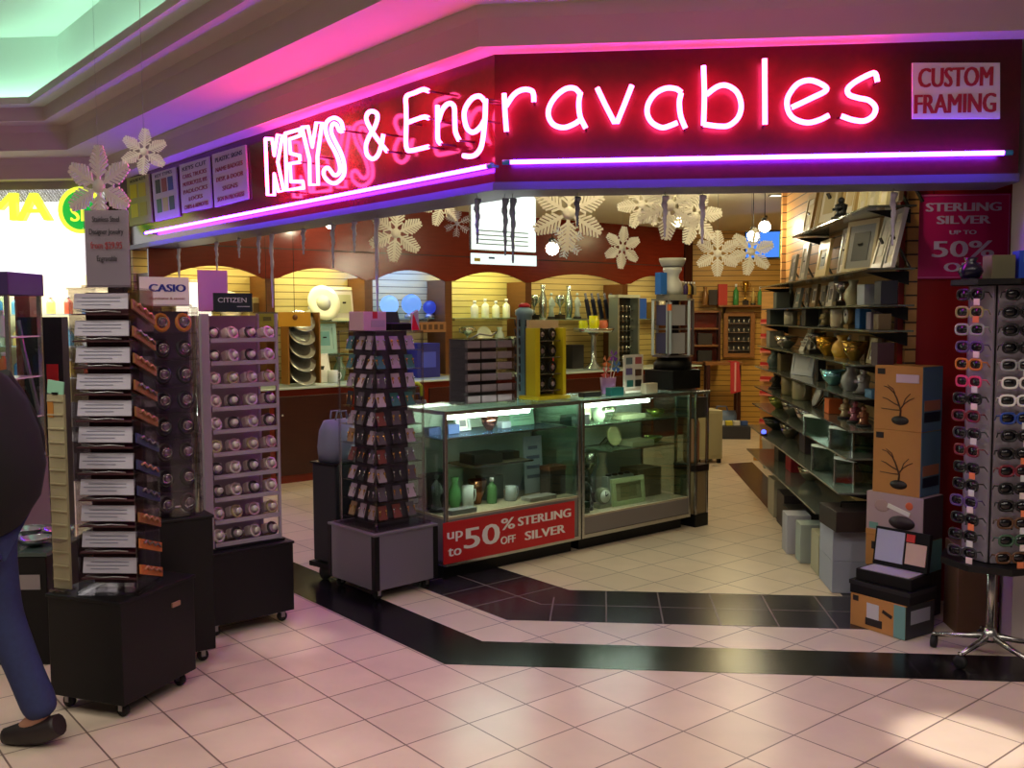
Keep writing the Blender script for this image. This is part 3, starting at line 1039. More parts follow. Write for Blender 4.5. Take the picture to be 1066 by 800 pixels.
t = thing('shop_sign', 'small wooden plaque with dark lettering above the jewellery tower', 'sign', BW(tb(447, CV + .06), CV + .06, ZS(1.50)), PI / 4)
t.scale = (KB, KB, KB)
obj('plaque', MB().box((0, 0, .05), (.34, .016, .09)), cm((150, 104, 62), .5), t, .003)
obj('hanger', MB().tube([(-.15, 0, .09), (0, 0, .15), (.15, 0, .09)], .002, 5), black, t)
ln = MB()
for k in range(5):
    ln.box((-.12 + .06 * k, -.009, .05), (.035, .003, .045))
obj('carved_mark', ln, cm((84, 52, 30)), t)
# arch 4, bottles
for k in range(5):
    bay_item('bottle', 494 + 11 * k, 1.62, .075, .16 + .02 * (k % 2), (232, 232, 206), ('%s white bottle from the blue arch on the glass shelf' % ['first', 'second', 'third', 'fourth', 'fifth'][k]), group='white bottles in the arch')
for k, (x, kd, w, h, c) in enumerate(((486, 'trophy', .12, .18, (200, 205, 190)), (503, 'plate', .18, .18, (206, 214, 190)), (520, 'vase', .10, .17, (190, 205, 190)), (534, 'bowl', .14, .08, (205, 215, 205)))):
    bay_item(kd, x, 1.36, w, h, c, ['silver cup trophy', 'pale plate', 'frosted vase', 'silver bowl'][k] + ' on the lower shelf below the white bottles')
# arch 5
for k in range(6):
    x = 556 + 9 * k
    bay_item(['trophy', 'vase', 'figure'][k % 3], x, 1.60, .085, .24 + .05 * ((k * 2) % 3), (176, 196, 190), '%s in the cluster of silver awards, %s from the first pillar' % (['silver cup', 'silver vase', 'silver statuette'][k % 3], ['first', 'second', 'third', 'fourth', 'fifth', 'sixth'][k]), c=CB + .08 + .12 * (k % 2))
for k in range(6):
    x = 614 + 6.5 * k
    t = thing('knife_sheath', 'dark navy knife sheath leaning in the arch, %s from the silver awards' % ['first', 'second', 'third', 'fourth', 'fifth', 'sixth'][k], 'knife sheath', BW(tb(x, CB + .20), CB + .20, ZS(1.60) + .009), PI / 4, 'navy knife sheaths in the arch')
    M = Matrix.Rotation(math.radians(-14), 3, 'Y')
    obj('sheath', MB().box(M @ Vector((0, 0, .14)), (.055, .03, .27), 0, 0, M), cm((34, 40, 62), .3), t, .006)
    obj('grip', MB().box(M @ Vector((0, 0, .31)), (.03, .024, .09), 0, 0, M), cm((170, 180, 200), .25, .7), t, .004)
# arch 6 and things along the back counter
bay_item('box', 664, 1.60, .16, .22, (40, 90, 190), 'bright blue box beside the white head bust')
bay_item('figure', 689, 1.60, .13, .28, (190, 184, 160), 'beige statuette in the last arch by the end wall')
bay_item('box', 680, 1.60, .12, .18, (150, 120, 50), 'ochre box in the last arch')
t = thing('key_display_case', 'tall dark glass case with rows of small silver keys on back counter', 'display case', BW(tb(650, CV + .1), CV + .1, ZC), PI / 4)
t.scale = (KB, KB, KB)
obj('case_back', MB().box((0, .06, .36), (.30, .02, .72)), cm((24, 26, 26)), t)
for s in (-1, 1):
    obj('side_post', MB().box((s * .15, 0, .36), (.02, .13, .72)), cm((150, 160, 150), .3, .6), t)
obj('cap_panel', MB().box((0, 0, .73), (.32, .14, .03)), cm((190, 200, 180), .4), t)
for k in range(6):
    r = MB().box((0, .03, .06 + .105 * k), (.28, .05, .006))
    o = obj('key_row', r, cm((60, 66, 62)), t)
    q = MB()
    for j in range(5):
        q.lathe([(.004, 0), (.016, 0), (.016, .004), (.004, .004)], (-.11 + .055 * j, .02, .12 + .105 * k - .02), 10, 0, Matrix.Rotation(PI / 2, 3, 'X'))
        q.box((-.11 + .055 * j, .02, .085 + .105 * k - .02), (.008, .004, .04))
    obj('keys_hung', q, cm((200, 205, 200), .2, .9), o)
t = thing('cake_stand', 'silver footed tray on the back counter carrying yellow cups', 'tray', BW(tb(618, CV + .18), CV + .18, ZC), PI / 4)
t.scale = (KB, KB, KB * 1.35)
obj('foot', MB().lathe([(.10, 0), (.10, .01), (.03, .05), (.025, .24), (.06, .27)], seg=18), cm((150, 160, 160), .2, .8), t)
obj('tray', MB().lathe([(.02, .27), (.19, .275), (.21, .30), (.20, .305), (.18, .285), (.02, .282)], seg=24), cm((200, 210, 205), .15, .9), t)
for k, (dx, col, nm) in enumerate(((-.14, (204, 214, 30), 'smaller lime yellow cup on the silver tray'), (0, (226, 226, 24), 'bigger bright yellow cup on the silver tray'), (.125, (206, 110, 84), 'salmon striped cup on the silver tray'))):
    p0 = BW(tb(618, CV + .18) + dx * 1.35, CV + .18, ZC + .285 * KB * 1.35 + .002)
    good('mug', .10 if k != 1 else .115, .13 if k != 1 else .19, col, nm, p0, PI / 4)
for k, (x, kd, w, h, col, lb) in enumerate(((566, 'box', .22, .15, (190, 40, 44), 'red box on the back counter behind the yellow watch rack'), (582, 'vase', .10, .22, (70, 80, 90), 'dark glass vase behind the yellow watch rack'),
        (598, 'box', .16, .24, (28, 30, 36), 'black box beside the cake stand'), (700, 'box', .18, .30, (24, 20, 24), 'black box on the back counter by the end wall'))):
    on_counter(kd, x, h, w, col, lb, c=CV + .02 if x != 598 else CV - .16)

# ------------------------------------------------------------------ the two glass show cases
t0c = onz(460, 588.6, .1).dot(DB)
LCS, DCS = 1.168, 0.52
case_in = mat('case_deck', (176, 158, 128), .55, noise=.15)
case_back = mat('case_back_panel', (186, 204, 186), .3)
tube_light = emis('tube_light', (.92, 1.0, .86), 75)


def CP(u, v, z=0.0):
    """u along the counter front from its entrance corner, v back from the front pane"""
    return BW(t0c + u, CC - v, z)


def show_case(k, label, base_h):
    t = thing('glass_show_case', label, 'display case', CP(LCS * (k + .5), DCS / 2), PI / 4)
    w, d = LCS - .012, DCS
    obj('plinth', MB().box((0, .02, .045), (w - .06, d - .10, .09)), black, t)
    base = MB().box((0, 0, .105), (w, d, .03))
    obj('bottom_rail', base, chrome, t, .003)
    if base_h > .2:
        obj('lower_panel', MB().box((0, 0, .12 + (base_h - .12) / 2), (w - .02, d - .02, base_h - .12)), mat('case_grey', (120, 112, 110), .5), t)
    obj('deck', MB().box((0, .0, base_h + .006), (w - .03, d - .03, .012)), case_in, t)
    for sx in (-1, 1):
        for sy in (-1, 1):
            obj('corner_post', MB().box((sx * (w / 2 - .012), sy * (d / 2 - .012), .58), (.024, .024, .93)), chrome, t, .003)
    fr_ = MB()
    for sy in (-1, 1):
        fr_.box((0, sy * (d / 2 - .010), 1.048), (w, .020, .022))
    for sx in (-1, 1):
        fr_.box((sx * (w / 2 - .010), 0, 1.048), (.020, d - .04, .022))
    obj('top_rail', fr_, chrome, t)
    obj('glass_top', MB().box((0, 0, 1.062), (w - .004, d - .004, .006)), glass, t)
    g0 = base_h + .02
    obj('front_pane', MB().box((0, -d / 2 + .006, (g0 + 1.037) / 2), (w - .05, .005, 1.037 - g0)), glass, t)
    for sx in (-1, 1):
        obj('side_pane', MB().box((sx * (w / 2 - .006), 0, (g0 + 1.037) / 2), (.005, d - .05, 1.037 - g0)), glass, t)
    obj('back_panel', MB().box((0, d / 2 - .008, (g0 + 1.037) / 2), (w - .05, .008, 1.037 - g0)), case_back, t)
    lt = obj('lamp_tube', MB().tube([(-w * .47, -d / 2 + .045, 1.018), (w * .12, -d / 2 + .045, 1.018)], .013, 8), tube_light, t)
    obj('lamp_reflector', MB().box((-w * .175, -d / 2 + .045, 1.036), (w * .62, .06, .006)), mat('reflector_glow', (230, 235, 225), .3, emit=(.92, 1, .86), es=2.5), lt)  # own emission stands in for tube light bouncing off the reflector
    return t


T1 = show_case(0, 'left glass show case with red sterling silver banner along its base'.replace('left ', ''), .385)
T2 = show_case(1, 'glass show case with tan floor, farther along the counter beside chrome pillar', .235)


def case_shelf(k, z, v0, v1, u0, u1, label, m):
    t = thing('case_shelf', label, 'shelf', CP(LCS * k + (u0 + u1) / 2, (v0 + v1) / 2, z), PI / 4)
    obj('glass_board', MB().box((0, 0, 0), (u1 - u0, v1 - v0, .008)), m, t)
    for s in (-1, 1):
        obj('shelf_edge' if s < 0 else 'bracket_rail', MB().box((0, s * (v1 - v0) / 2, 0), (u1 - u0, .008, .012)), chrome, t)
    return t


shelf_blue = mat('shelf_blue', (60, 84, 120), .15, alpha=.75)
shelf_clear = mat('shelf_green', (140, 170, 140), .12, alpha=.45)
case_shelf(0, .875, .10, .46, .05, LCS - .05, 'blue edged upper shelf in the banner show case', shelf_blue)
case_shelf(0, .655, .18, .46, .36, .88, 'tan middle shelf in the banner show case', cm((150, 130, 100), .4))
case_shelf(1, .86, .10, .46, .04, LCS - .05, 'upper glass shelf in the show case by chrome pillar', shelf_clear)
case_shelf(1, .65, .14, .46, .44, LCS - .05, 'middle glass shelf in the show case by chrome pillar', shelf_clear)

# what stands in the first case: (kind, u, v, z, w, h, colour, label, extra)
Z0, ZA, ZB = .399, .881, .661
for it in [
    ('box', .12, .30, ZA, .10, .05, (40, 60, 110), 'small navy ring box, nearest the entrance on blue shelf', {}),
    ('box', .26, .28, ZA, .09, .06, (60, 80, 130), 'blue ring box, second on the blue shelf', {}),
    ('frame', .40, .34, ZA, .12, .10, (190, 196, 200), 'small silver frame on the blue shelf', dict(tilt=10)),
    ('bowl', .56, .26, ZA, .12, .09, (150, 96, 84), 'copper red bowl on the blue shelf', {}),
    ('box', .72, .30, ZA, .08, .045, (180, 190, 200), 'flat silver trinket box on the blue shelf', {}),
    ('card', .92, .34, ZA, .22, .13, (150, 196, 170), 'large mint green card standing on the blue shelf', dict(ink=(120, 160, 140))),
    ('box', .52, .30, ZB, .24, .07, (60, 58, 50), 'long dark display box on the tan shelf', {}),
    ('box', .78, .34, ZB, .14, .05, (60, 56, 46), 'brown flat case on the tan shelf', {}),
    ('figure', .08, .20, Z0, .09, .26, (110, 118, 110), 'grey bust nearest the entrance in banner show case', {}),
    ('box', .15, .34, Z0, .16, .22, (40, 36, 36), 'dark brown jewel box in the banner show case corner', {}),
    ('vase', .24, .22, Z0, .09, .20, (90, 150, 90), 'green glass vase in the banner show case', {}),
    ('box', .32, .38, Z0, .14, .235, (120, 150, 120), 'pale green box at the back of banner show case', {}),
    ('mug', .33, .20, Z0, .08, .14, (206, 206, 200), 'white mug by the green vase', {}),
    ('bowl', .44, .24, Z0, .13, .16, (130, 86, 60), 'brown bowl by the white mug', {}),
    ('bottle', .53, .20, Z0, .07, .17, (80, 130, 70), 'green bottle in the middle of banner show case', {}),
    ('box', .62, .34, Z0, .16, .16, (76, 96, 76), 'dark green box under the tan shelf', {}),
    ('mug', .68, .18, Z0, .08, .10, (170, 174, 170), 'grey mug in the middle of banner show case', {}),
    ('card', .99, .30, Z0 + 0, .17, .40, (176, 190, 204), 'tall pale blue notice with fine print in show case corner', dict(ink=(110, 120, 150), tilt=3)),
    ('box', 1.06, .18, Z0, .15, .20, (36, 30, 28), 'dark box with brown lid at the end of banner show case', dict(lid=(104, 64, 40))),
    ('box', .18, .075, Z0, .20, .03, (130, 126, 124), 'flat grey tray near the front of banner show case', dict(d=.08)),
    ('box', .86, .10, Z0, .24, .025, (140, 130, 124), 'flat beige tray near the front of banner show case', dict(d=.10)),
]:
    kd, u, v, z, ww, hh, col, lb, ex = it
    good(kd, ww, hh, col, lb, CP(u, v, z), PI / 4, **ex)
# second case
Z1, ZC2, ZD = .249, .866, .656
for it in [
    ('box', .14, .22, ZC2, .18, .07, (22, 24, 24), 'black watch box on the upper shelf by chrome case post', {}),
    ('plate', .30, .30, ZC2, .12, .12, (200, 220, 170), 'pale green plate on the upper shelf of second case', {}),
    ('vase', .40, .24, ZC2, .10, .11, (190, 214, 180), 'round crystal vase on the upper shelf of second case', {}),
    ('bowl', .52, .28, ZC2, .15, .09, (214, 226, 206), 'bright crystal bowl on the upper shelf of second case', {}),
    ('box', .72, .28, ZC2, .26, .035, (160, 170, 130), 'wide flat tray on the upper shelf of second case', {}),
    ('bowl', 1.00, .22, ZC2, .15, .05, (180, 196, 90), 'shallow lime bowl at the end of the upper shelf', {}),
    ('plate', .62, .32, ZD, .15, .15, (196, 200, 140), 'yellowish plate on the middle shelf of second case', {}),
    ('box', .82, .26, ZD, .24, .04, (190, 190, 150), 'wide cream tray on the middle shelf of second case', {}),
    ('bowl', 1.02, .26, ZD, .15, .05, (150, 170, 80), 'olive bowl at the end of the middle shelf', {}),
    ('box', .10, .34, Z1, .16, .44, (150, 150, 120), 'tall beige box in the corner of second case', {}),
    ('figure', .20, .16, Z1, .10, .26, (40, 44, 42), 'black statuette near front pane of second case', {}),
    ('figure', .30, .26, Z1, .10, .34, (46, 54, 46), 'taller dark green statuette behind black statuette', {}),
    ('box', .075, .10, Z1, .12, .08, (40, 60, 48), 'small green box at the foot of the black statuette', {}),
    ('trophy', .42, .36, Z1, .10, .37, (170, 174, 150), 'tall pewter trophy cup in second case', {}),
    ('vase', .53, .33, Z1, .11, .36, (176, 170, 140), 'tall beige vase beside the pewter trophy', {}),
    ('clock', .345, .14, Z1, .12, .16, (130, 130, 100), 'pewter desk clock before the tall beige vase', {}),
    ('box', .66, .42, Z1, .12, .13, (30, 30, 28), 'black box with keys on it under the middle shelf', {}),
    ('box', .92, .30, Z1, .27, .22, (116, 100, 74), 'large tan slanted riser box in second case', {}),
]:
    kd, u, v, z, ww, hh, col, lb, ex = it
    good(kd, ww, hh, col, lb, CP(LCS + u, v, z), PI / 4, **ex)
# open jewel case with a lid, and framed plaque at the front pane
t = thing('framed_plaque', 'pale framed plaque lying against front pane of second case', 'frame', CP(LCS + .58, .10, Z1), PI / 4)
g_frame(t, .34, .20, (190, 200, 150), (120, 116, 80), 6, (150, 146, 110), .10)
t = thing('cutlery_set', 'pale open case with four dark lockets behind the framed plaque', 'jewel case', CP(LCS + .60, .235, Z1), PI / 4)
obj('tray', MB().box((0, 0, .10), (.28, .06, .20)), cm((150, 156, 140), .5), t)
for k in range(4):
    obj('locket', MB().ball((-.10 + .066 * k, 0, .208), .026, 12, 6, 0, (1, .9, .45)), cm((36, 38, 36), .3), t)
t.name = 'jewel_case'

# red banner on the first case
def fpt(x, y, v=0.0):
    return onp(x, y, NB, CC + v)
c0, c1 = fpt(461, 545, .006), fpt(598, 526, .006)
u0, u1 = c0.dot(DB), c1.dot(DB)
z0b, z1b = .112, .372
um = (u0 + u1) / 2
t = thing('banner', 'red banner reading up to 50% OFF STERLING SILVER on show case base', 'banner', BW(um, CC + .004, z0b), PI / 4)
wb, hb = u1 - u0, z1b - z0b
obj('cloth', MB().box((0, -.002, hb / 2), (wb, .004, hb)), mat('banner_red', (186, 22, 30), .5), t)
wt = cm((232, 226, 224), .6)
for s, x, z, h, wdt, b in (('up', -.42, .70, .26, .105, .002), ('to', -.42, .28, .26, .09, .002), ('50', -.23, .50, .52, .25, .006), ('%', -.035, .70, .30, .10, .003), ('OFF', -.035, .30, .20, .11, .002), ('STERLING', .255, .70, .23, .42, .004), ('SILVER', .255, .30, .23, .32, .004)):
    lettering(s, (x * wb, -.004, z * hb), (1, 0, 0), h * hb, wt, t, bold=b, width=wdt * wb, off=.001)

# chrome pillar cabinet at the counter end
t = thing('pillar_cabinet', 'narrow chrome framed pillar cabinet with brown glass drum at counter end', 'display case', CP(2 * LCS + .115, .10), PI / 4)
pw, pd, ph = .155, .22, 1.06
for sx in (-1, 1):
    for sy in (-1, 1):
        obj('corner_post', MB().box((sx * (pw / 2 - .01), sy * (pd / 2 - .01), ph / 2 + .03), (.02, .02, ph - .06)), chrome, t, .003)
obj('base', MB().box((0, 0, .05), (pw, pd, .10)), black, t)
obj('lower_box', MB().box((0, 0, .27), (pw - .025, pd - .025, .34)), cm((132, 112, 82), .5), t)
obj('middle_band', MB().box((0, 0, .46), (pw + .004, pd + .004, .05)), cm((34, 26, 26), .3), t)
obj('drum', MB().lathe([(.055, .49), (.064, .52), (.064, .80), (.05, .84)], seg=18), cm((168, 118, 84), .2), t)
obj('upper_box', MB().box((0, 0, .93), (pw - .025, pd - .025, .16)), cm((66, 62, 60), .3), t)
obj('cap_panel', MB().box((0, 0, ph - .012), (pw + .012, pd + .012, .024)), chrome, t, .004)

t = thing('low_cabinet', 'small cream cabinet on the floor behind the chrome pillar cabinet', 'cabinet', (1.13, 10.9, 0), .3)
obj('carcass', MB().box((0, 0, .32), (.30, .30, .54)), cm((176, 168, 130), .5), t, .004)
obj('door', MB().box((0, -.154, .32), (.26, .010, .48)), cm((160, 152, 116), .5), t)
for sx in (-1, 1):
    for sy in (-1, 1):
        obj('foot', MB().box((sx * .12, sy * .12, .026), (.04, .04, .05)), black, t)

# ------------------------------------------------------------------ what stands on the show cases
ZT = 1.066


def tt(x, v):
    return onp(x, 400, NB, CC - v).dot(DB)


def CT(x, v, z=ZT):
    return BW(tt(x, v), CC - v, z)


def tiers(t, w, d, h, n, card, frame=acrylic, per=3, gap=.35):
    """an acrylic tower with n tilted tiers of cards"""
    for s in (-1, 1):
        obj('side_wall', MB().box((s * (w / 2 - .003), 0, h / 2), (.006, d, h)), frame, t)
    obj('back_wall', MB().box((0, d / 2 - .004, h / 2), (w - .014, .006, h)), cm((46, 40, 42), .5), t)
    obj('top_plate', MB().box((0, 0, h - .004), (w, d, .008)), frame, t)
    p = h / n
    for k in range(n):
        z = p * (k + .5)
        M = Matrix.Rotation(math.radians(-20), 3, 'X')
        tr = obj('tier', MB().box((0, 0, z - p * .28), (w - .016, d * .86, .005)), frame, t)
        q = MB()
        for j in range(per):
            q.box((-w / 2 + w * (j + .5) / per, -d * .36, z), (w / per * .9, .006, p * (1 - gap)), 0, 0, None)
        obj('card_row', q, card, tr)
    return t


mauve = mat('mauve_card', (140, 122, 134), .55, noise=.2, nscale=18)
t = thing('tiered_jewellery_tower', 'mauve six tier box tower standing on the banner show case', 'jewellery display', CT(502, .25), PI / 4)
tiers(t, .40, .20, .43, 6, mauve)
q = MB().tube([(-.14, -.05, .43), (-.04, -.02, .462), (.03, -.06, .45), (.12, .0, .47)], .006, 6)
obj('chain_heap', q, steel, t)
# yellow watch rack
yel = cm((196, 176, 20), .45)
t = thing('watch_rack', 'bright yellow framed rack of dark watches on the banner show case', 'watch rack', CT(567, .25), PI / 4)
obj('foot_plate', MB().box((0, 0, .012), (.30, .20, .024)), yel, t)
for s, wd in ((-1, .045), (1, .03)):
    obj('side_post', MB().box((s * .125, -.02, .26), (wd, .10, .47)), yel, t, .003)
obj('back_board', MB().box((0, .06, .26), (.25, .012, .47)), cm((36, 34, 34)), t)
obj('header_card', MB().box((0, .02, .52), (.27, .03, .06)), cm((196, 170, 140), .5), t)
for k in range(4):
    sh = obj('shelf', MB().box((0, -.01, .06 + .115 * k), (.21, .09, .006)), chrome, t)
    for j in range(2):
        o = obj('watch', MB().tube([(-.05 + .10 * j + .030 * math.cos(a * PI / 6), -.02, .105 + .115 * k + .038 * math.sin(a * PI / 6)) for a in range(12)], .009, 6, 0, True), black, t)
        obj('watch_face', MB().lathe([(.003, 0), (.017, 0), (.017, .008), (.003, .008)], (-.05 + .10 * j, -.028, .105 + .115 * k), 12, 0, Matrix.Rotation(PI / 2, 3, 'X')), cm((150, 130, 140), .2, .5), o)
t = thing('pen_tower', 'narrow pale blue cylinder tower ringed with dark pens behind yellow rack', 'pen display', CT(546, .42), PI / 4)
obj('core', MB().lathe([(.055, 0), (.055, .58), (.065, .585), (.065, .62), (.03, .64)], seg=18), cm((130, 160, 176), .3), t)
for k in range(8):
    for j in range(9):
        a = 2 * PI * j / 9
        rg = MB().tube([(.066 * math.cos(a), .066 * math.sin(a), .05 + .065 * k), (.072 * math.cos(a), .072 * math.sin(a), .10 + .065 * k)], .006, 5)
        obj('pen', rg, cm((34, 34, 44), .3), t)
obj('red_top', MB().lathe([(.04, .64), (.045, .655), (.02, .67)], seg=14), cm((190, 34, 44), .4), t)
# photo card stand, toys, leaflets
t = thing('photo_card_stand', 'white card stand with small pictures on the second show case', 'card stand', CT(659, .20), PI / 4)
obj('back_card', MB().box((0, .0, .15), (.21, .008, .27)), white, t)
obj('foot', MB().box((0, .02, .01), (.22, .09, .02)), white, t)
for k, (x, z, c) in enumerate(((-.05, .24, (90, 100, 110)), (.05, .24, (180, 90, 100)), (-.05, .16, (110, 96, 150)), (.05, .15, (90, 60, 50)), (-.04, .07, (40, 110, 110)), (.05, .07, (30, 28, 30)))):
    obj('small_picture', MB().box((x, -.007, z), (.065, .005, .05)), cm(c, .5), t)
t = thing('toy_windmill', 'orange and purple toy pinwheel bunch beside the white card stand', 'toy', CT(633, .26), PI / 4)
obj('pot', MB().lathe([(.05, 0), (.06, .12), (.055, .12), (.045, .01)], seg=14), cm((150, 110, 170), .4), t)
for k, (x, z, c) in enumerate(((-.04, .24, (206, 110, 60)), (.03, .28, (120, 60, 170)), (.06, .20, (60, 110, 190)), (-.05, .16, (206, 90, 90)))):
    s = obj('stick', MB().tube([(x * .3, 0, .02), (x, -.02, z)], .003, 5), white, t)
    q = MB()
    for j in range(4):
        a = PI / 2 * j + .3
        ca, sa = math.cos(a), math.sin(a)
        q.slab([(x, -.024, z), (x + .05 * ca, -.024, z + .05 * sa), (x + .045 * math.cos(a + .8), -.034, z + .045 * math.sin(a + .8))], (0, .003, 0))
    obj('sail', q, cm(c, .4), s)
good('box', .17, .035, (20, 20, 22), 'black pen case lying on the second show case', CT(614, .14), PI / 4, d=.06)
good('box', .13, .06, (20, 110, 110), 'teal box at the foot of the toy pinwheels', CT(640, .10), PI / 4, d=.06)
good('box', .13, .075, (206, 200, 180), 'cream leaflet box beside the white card stand', CT(676, .08), PI / 4, d=.05)
# black box, rotating lighter tower, head bust
bx = CT(700, .30)
solo('speaker_box', MB().box((0, 0, .075), (.33, .30, .15)), black, 'wide black box under the tall rotating display at counter end', 'box', bx, PI / 4, bevel=.006)
bx = bx + Vector((0, 0, .15))
t = thing('rotating_display', 'tall hexagonal glass rotating display on black box near counter end', 'rotating display', bx, PI / 4)
obj('drum_base', MB().lathe([(.15, 0), (.15, .05), (.12, .09), (.05, .10)], seg=24), black, t)
hexp = lambda r: [(r * math.cos(PI / 6 + PI / 3 * a), r * math.sin(PI / 6 + PI / 3 * a)) for a in range(6)]
obj('bottom_plate', MB().prism(hexp(.17), .10, .115), steel, t)
obj('middle_plate', MB().prism(hexp(.165), .315, .325), steel, t)
rf = MB().prism(hexp(.18), .545, .56)
rf.prism(hexp(.14), .56, .59)
obj('roof', rf, cm((150, 150, 140), .35, .4), t)
for a, (x, y) in enumerate(hexp(.165)):
    obj('post', MB().box((x, y, .33), (.02, .02, .43), 0, PI / 6), steel if a % 2 else cm((190, 206, 220), .4), t)
obj('core', MB().prism(hexp(.06), .115, .545), cm((40, 40, 60), .4), t)
for k in range(2):
    for a in range(6):
        an = PI / 3 * a
        o = obj('figurine_card', MB().box((.115 * math.cos(an), .115 * math.sin(an), .21 + .22 * k), (.03, .11, .16), 0, an), cm([(70, 70, 110), (150, 150, 160), (110, 90, 80)][a % 3], .4), t)
obj('side_banner', MB().box((-.145, -.085, .33), (.05, .01, .40), 0, -PI / 3 - .5), cm((170, 186, 200), .5), t)
obj('orange_mark', MB().box((-.149, -.092, .49), (.04, .01, .05), 0, -PI / 3 - .5), cm((220, 110, 50), .5), t)
top = bx + Vector((0, 0, .592))
t = thing('head_bust', 'white ceramic bust with flat wide hat on top of rotating display', 'bust', top + DB * -.012, PI / 4)
obj('bust_body', MB().lathe([(.07, 0), (.085, .03), (.075, .09), (.05, .13), (.055, .16), (.075, .19), (.07, .22)], seg=20), cm((196, 200, 200), .3), t)
obj('hat', MB().lathe([(.06, .215), (.085, .225), (.105, .27), (.105, .285), (.02, .288)], seg=20), cm((190, 192, 186), .4), t)
obj('hat_band', MB().tube([(.075 * math.cos(a * PI / 10), .075 * math.sin(a * PI / 10), .223) for a in range(20)], .006, 6, 0, True), cm((60, 60, 66), .4), t)
good('box', .075, .17, (40, 110, 206), 'blue upright box beside the white bust', top + DB * -.143, PI / 4, d=.06)
for k, c in enumerate(((60, 40, 90), (196, 160, 60), (40, 34, 30), (170, 150, 110))):
    good('bottle', .038, .10, c, '%s lighter bottle on the rotating display roof' % ('purple', 'amber', 'black', 'sand')[k], top + DB * (.045 + .034 * k) + NB * .09, PI / 4)
t = thing('wall_phone', 'beige telephone on top of the rotating display', 'telephone', top + DB * .11 - NB * .04, PI / 4)
obj('phone_body', MB().box((0, 0, .03), (.13, .10, .06)), cm((190, 180, 160), .5), t, .008)
obj('handset', MB().tube([(-.07, 0, .072), (-.05, 0, .095), (.05, 0, .095), (.07, 0, .072)], .016, 8), cm((176, 166, 146), .5), t)
obj('antenna', MB().tube([(-.03, .03, .06), (-.10, .04, .25)], .005, 6), cm((150, 120, 96), .5), t)

# ------------------------------------------------------------------ slat wall on the far side of the entrance
XW = XS


def row_shelf(z, y0, y1, dep, label, m=None):
    t = thing('wall_shelf', label, 'shelf', (XW - dep / 2, (y0 + y1) / 2, z))
    obj('shelf_board', MB().box((0, 0, -.005), (dep - .004, y1 - y0, .010)), m or mat('smoked_shelf', (92, 98, 92), .12), t)
    for k, y in enumerate((y0 + .1, y1 - .1)):
        obj('bracket', MB().slab([(dep / 2 - .004, y - (y0 + y1) / 2, -.014), (dep / 2 - .004, y - (y0 + y1) / 2, -.09), (-dep / 2 + .02, y - (y0 + y1) / 2, -.02)], (0, .012, 0)), black, t)
    return t


def yw(x, X=1.45):
    return onX(x, 400, X).y


def wl(kind, x, z, w, h, col, label, off=.14, rz=-PI / 2, **k):
    X = XW - off
    return good(kind, w, h, col, label, (X, yw(x, X), z), rz, **k)


sv = (190, 186, 176)
rows = [
    ('top shelf of the slat wall under the ceiling', 2.24, 5.46, 7.6, .26),
    ('second shelf of the slat wall with black and white photo frame', 1.90, 5.46, 9.1, .26),
    ('third shelf of the slat wall with small silver frames', 1.70, 5.46, 9.15, .24),
    ('fourth shelf of the slat wall with a blue box', 1.56, 5.46, 9.15, .24),
    ('fifth shelf of the slat wall with gold ornaments', 1.36, 5.66, 9.2, .26),
    ('sixth shelf of the slat wall behind the tree boxes', 1.17, 5.66, 9.2, .28),
    ('seventh shelf of the slat wall with tan shelf edge', .98, 5.66, 9.2, .28),
    ('eighth shelf of the slat wall above the crystal box', .82, 5.66, 9.2, .30),
    ('ninth shelf of the slat wall holding clear boxes', .62, 5.66, 9.15, .34),
    ('lowest shelf of the slat wall over the white cartons', .40, 6.16, 9.1, .36),
]
for lb, z, y0, y1, d in rows:
    row_shelf(z, y0, y1, d, lb)
rz_ = [r[1] for r in rows]
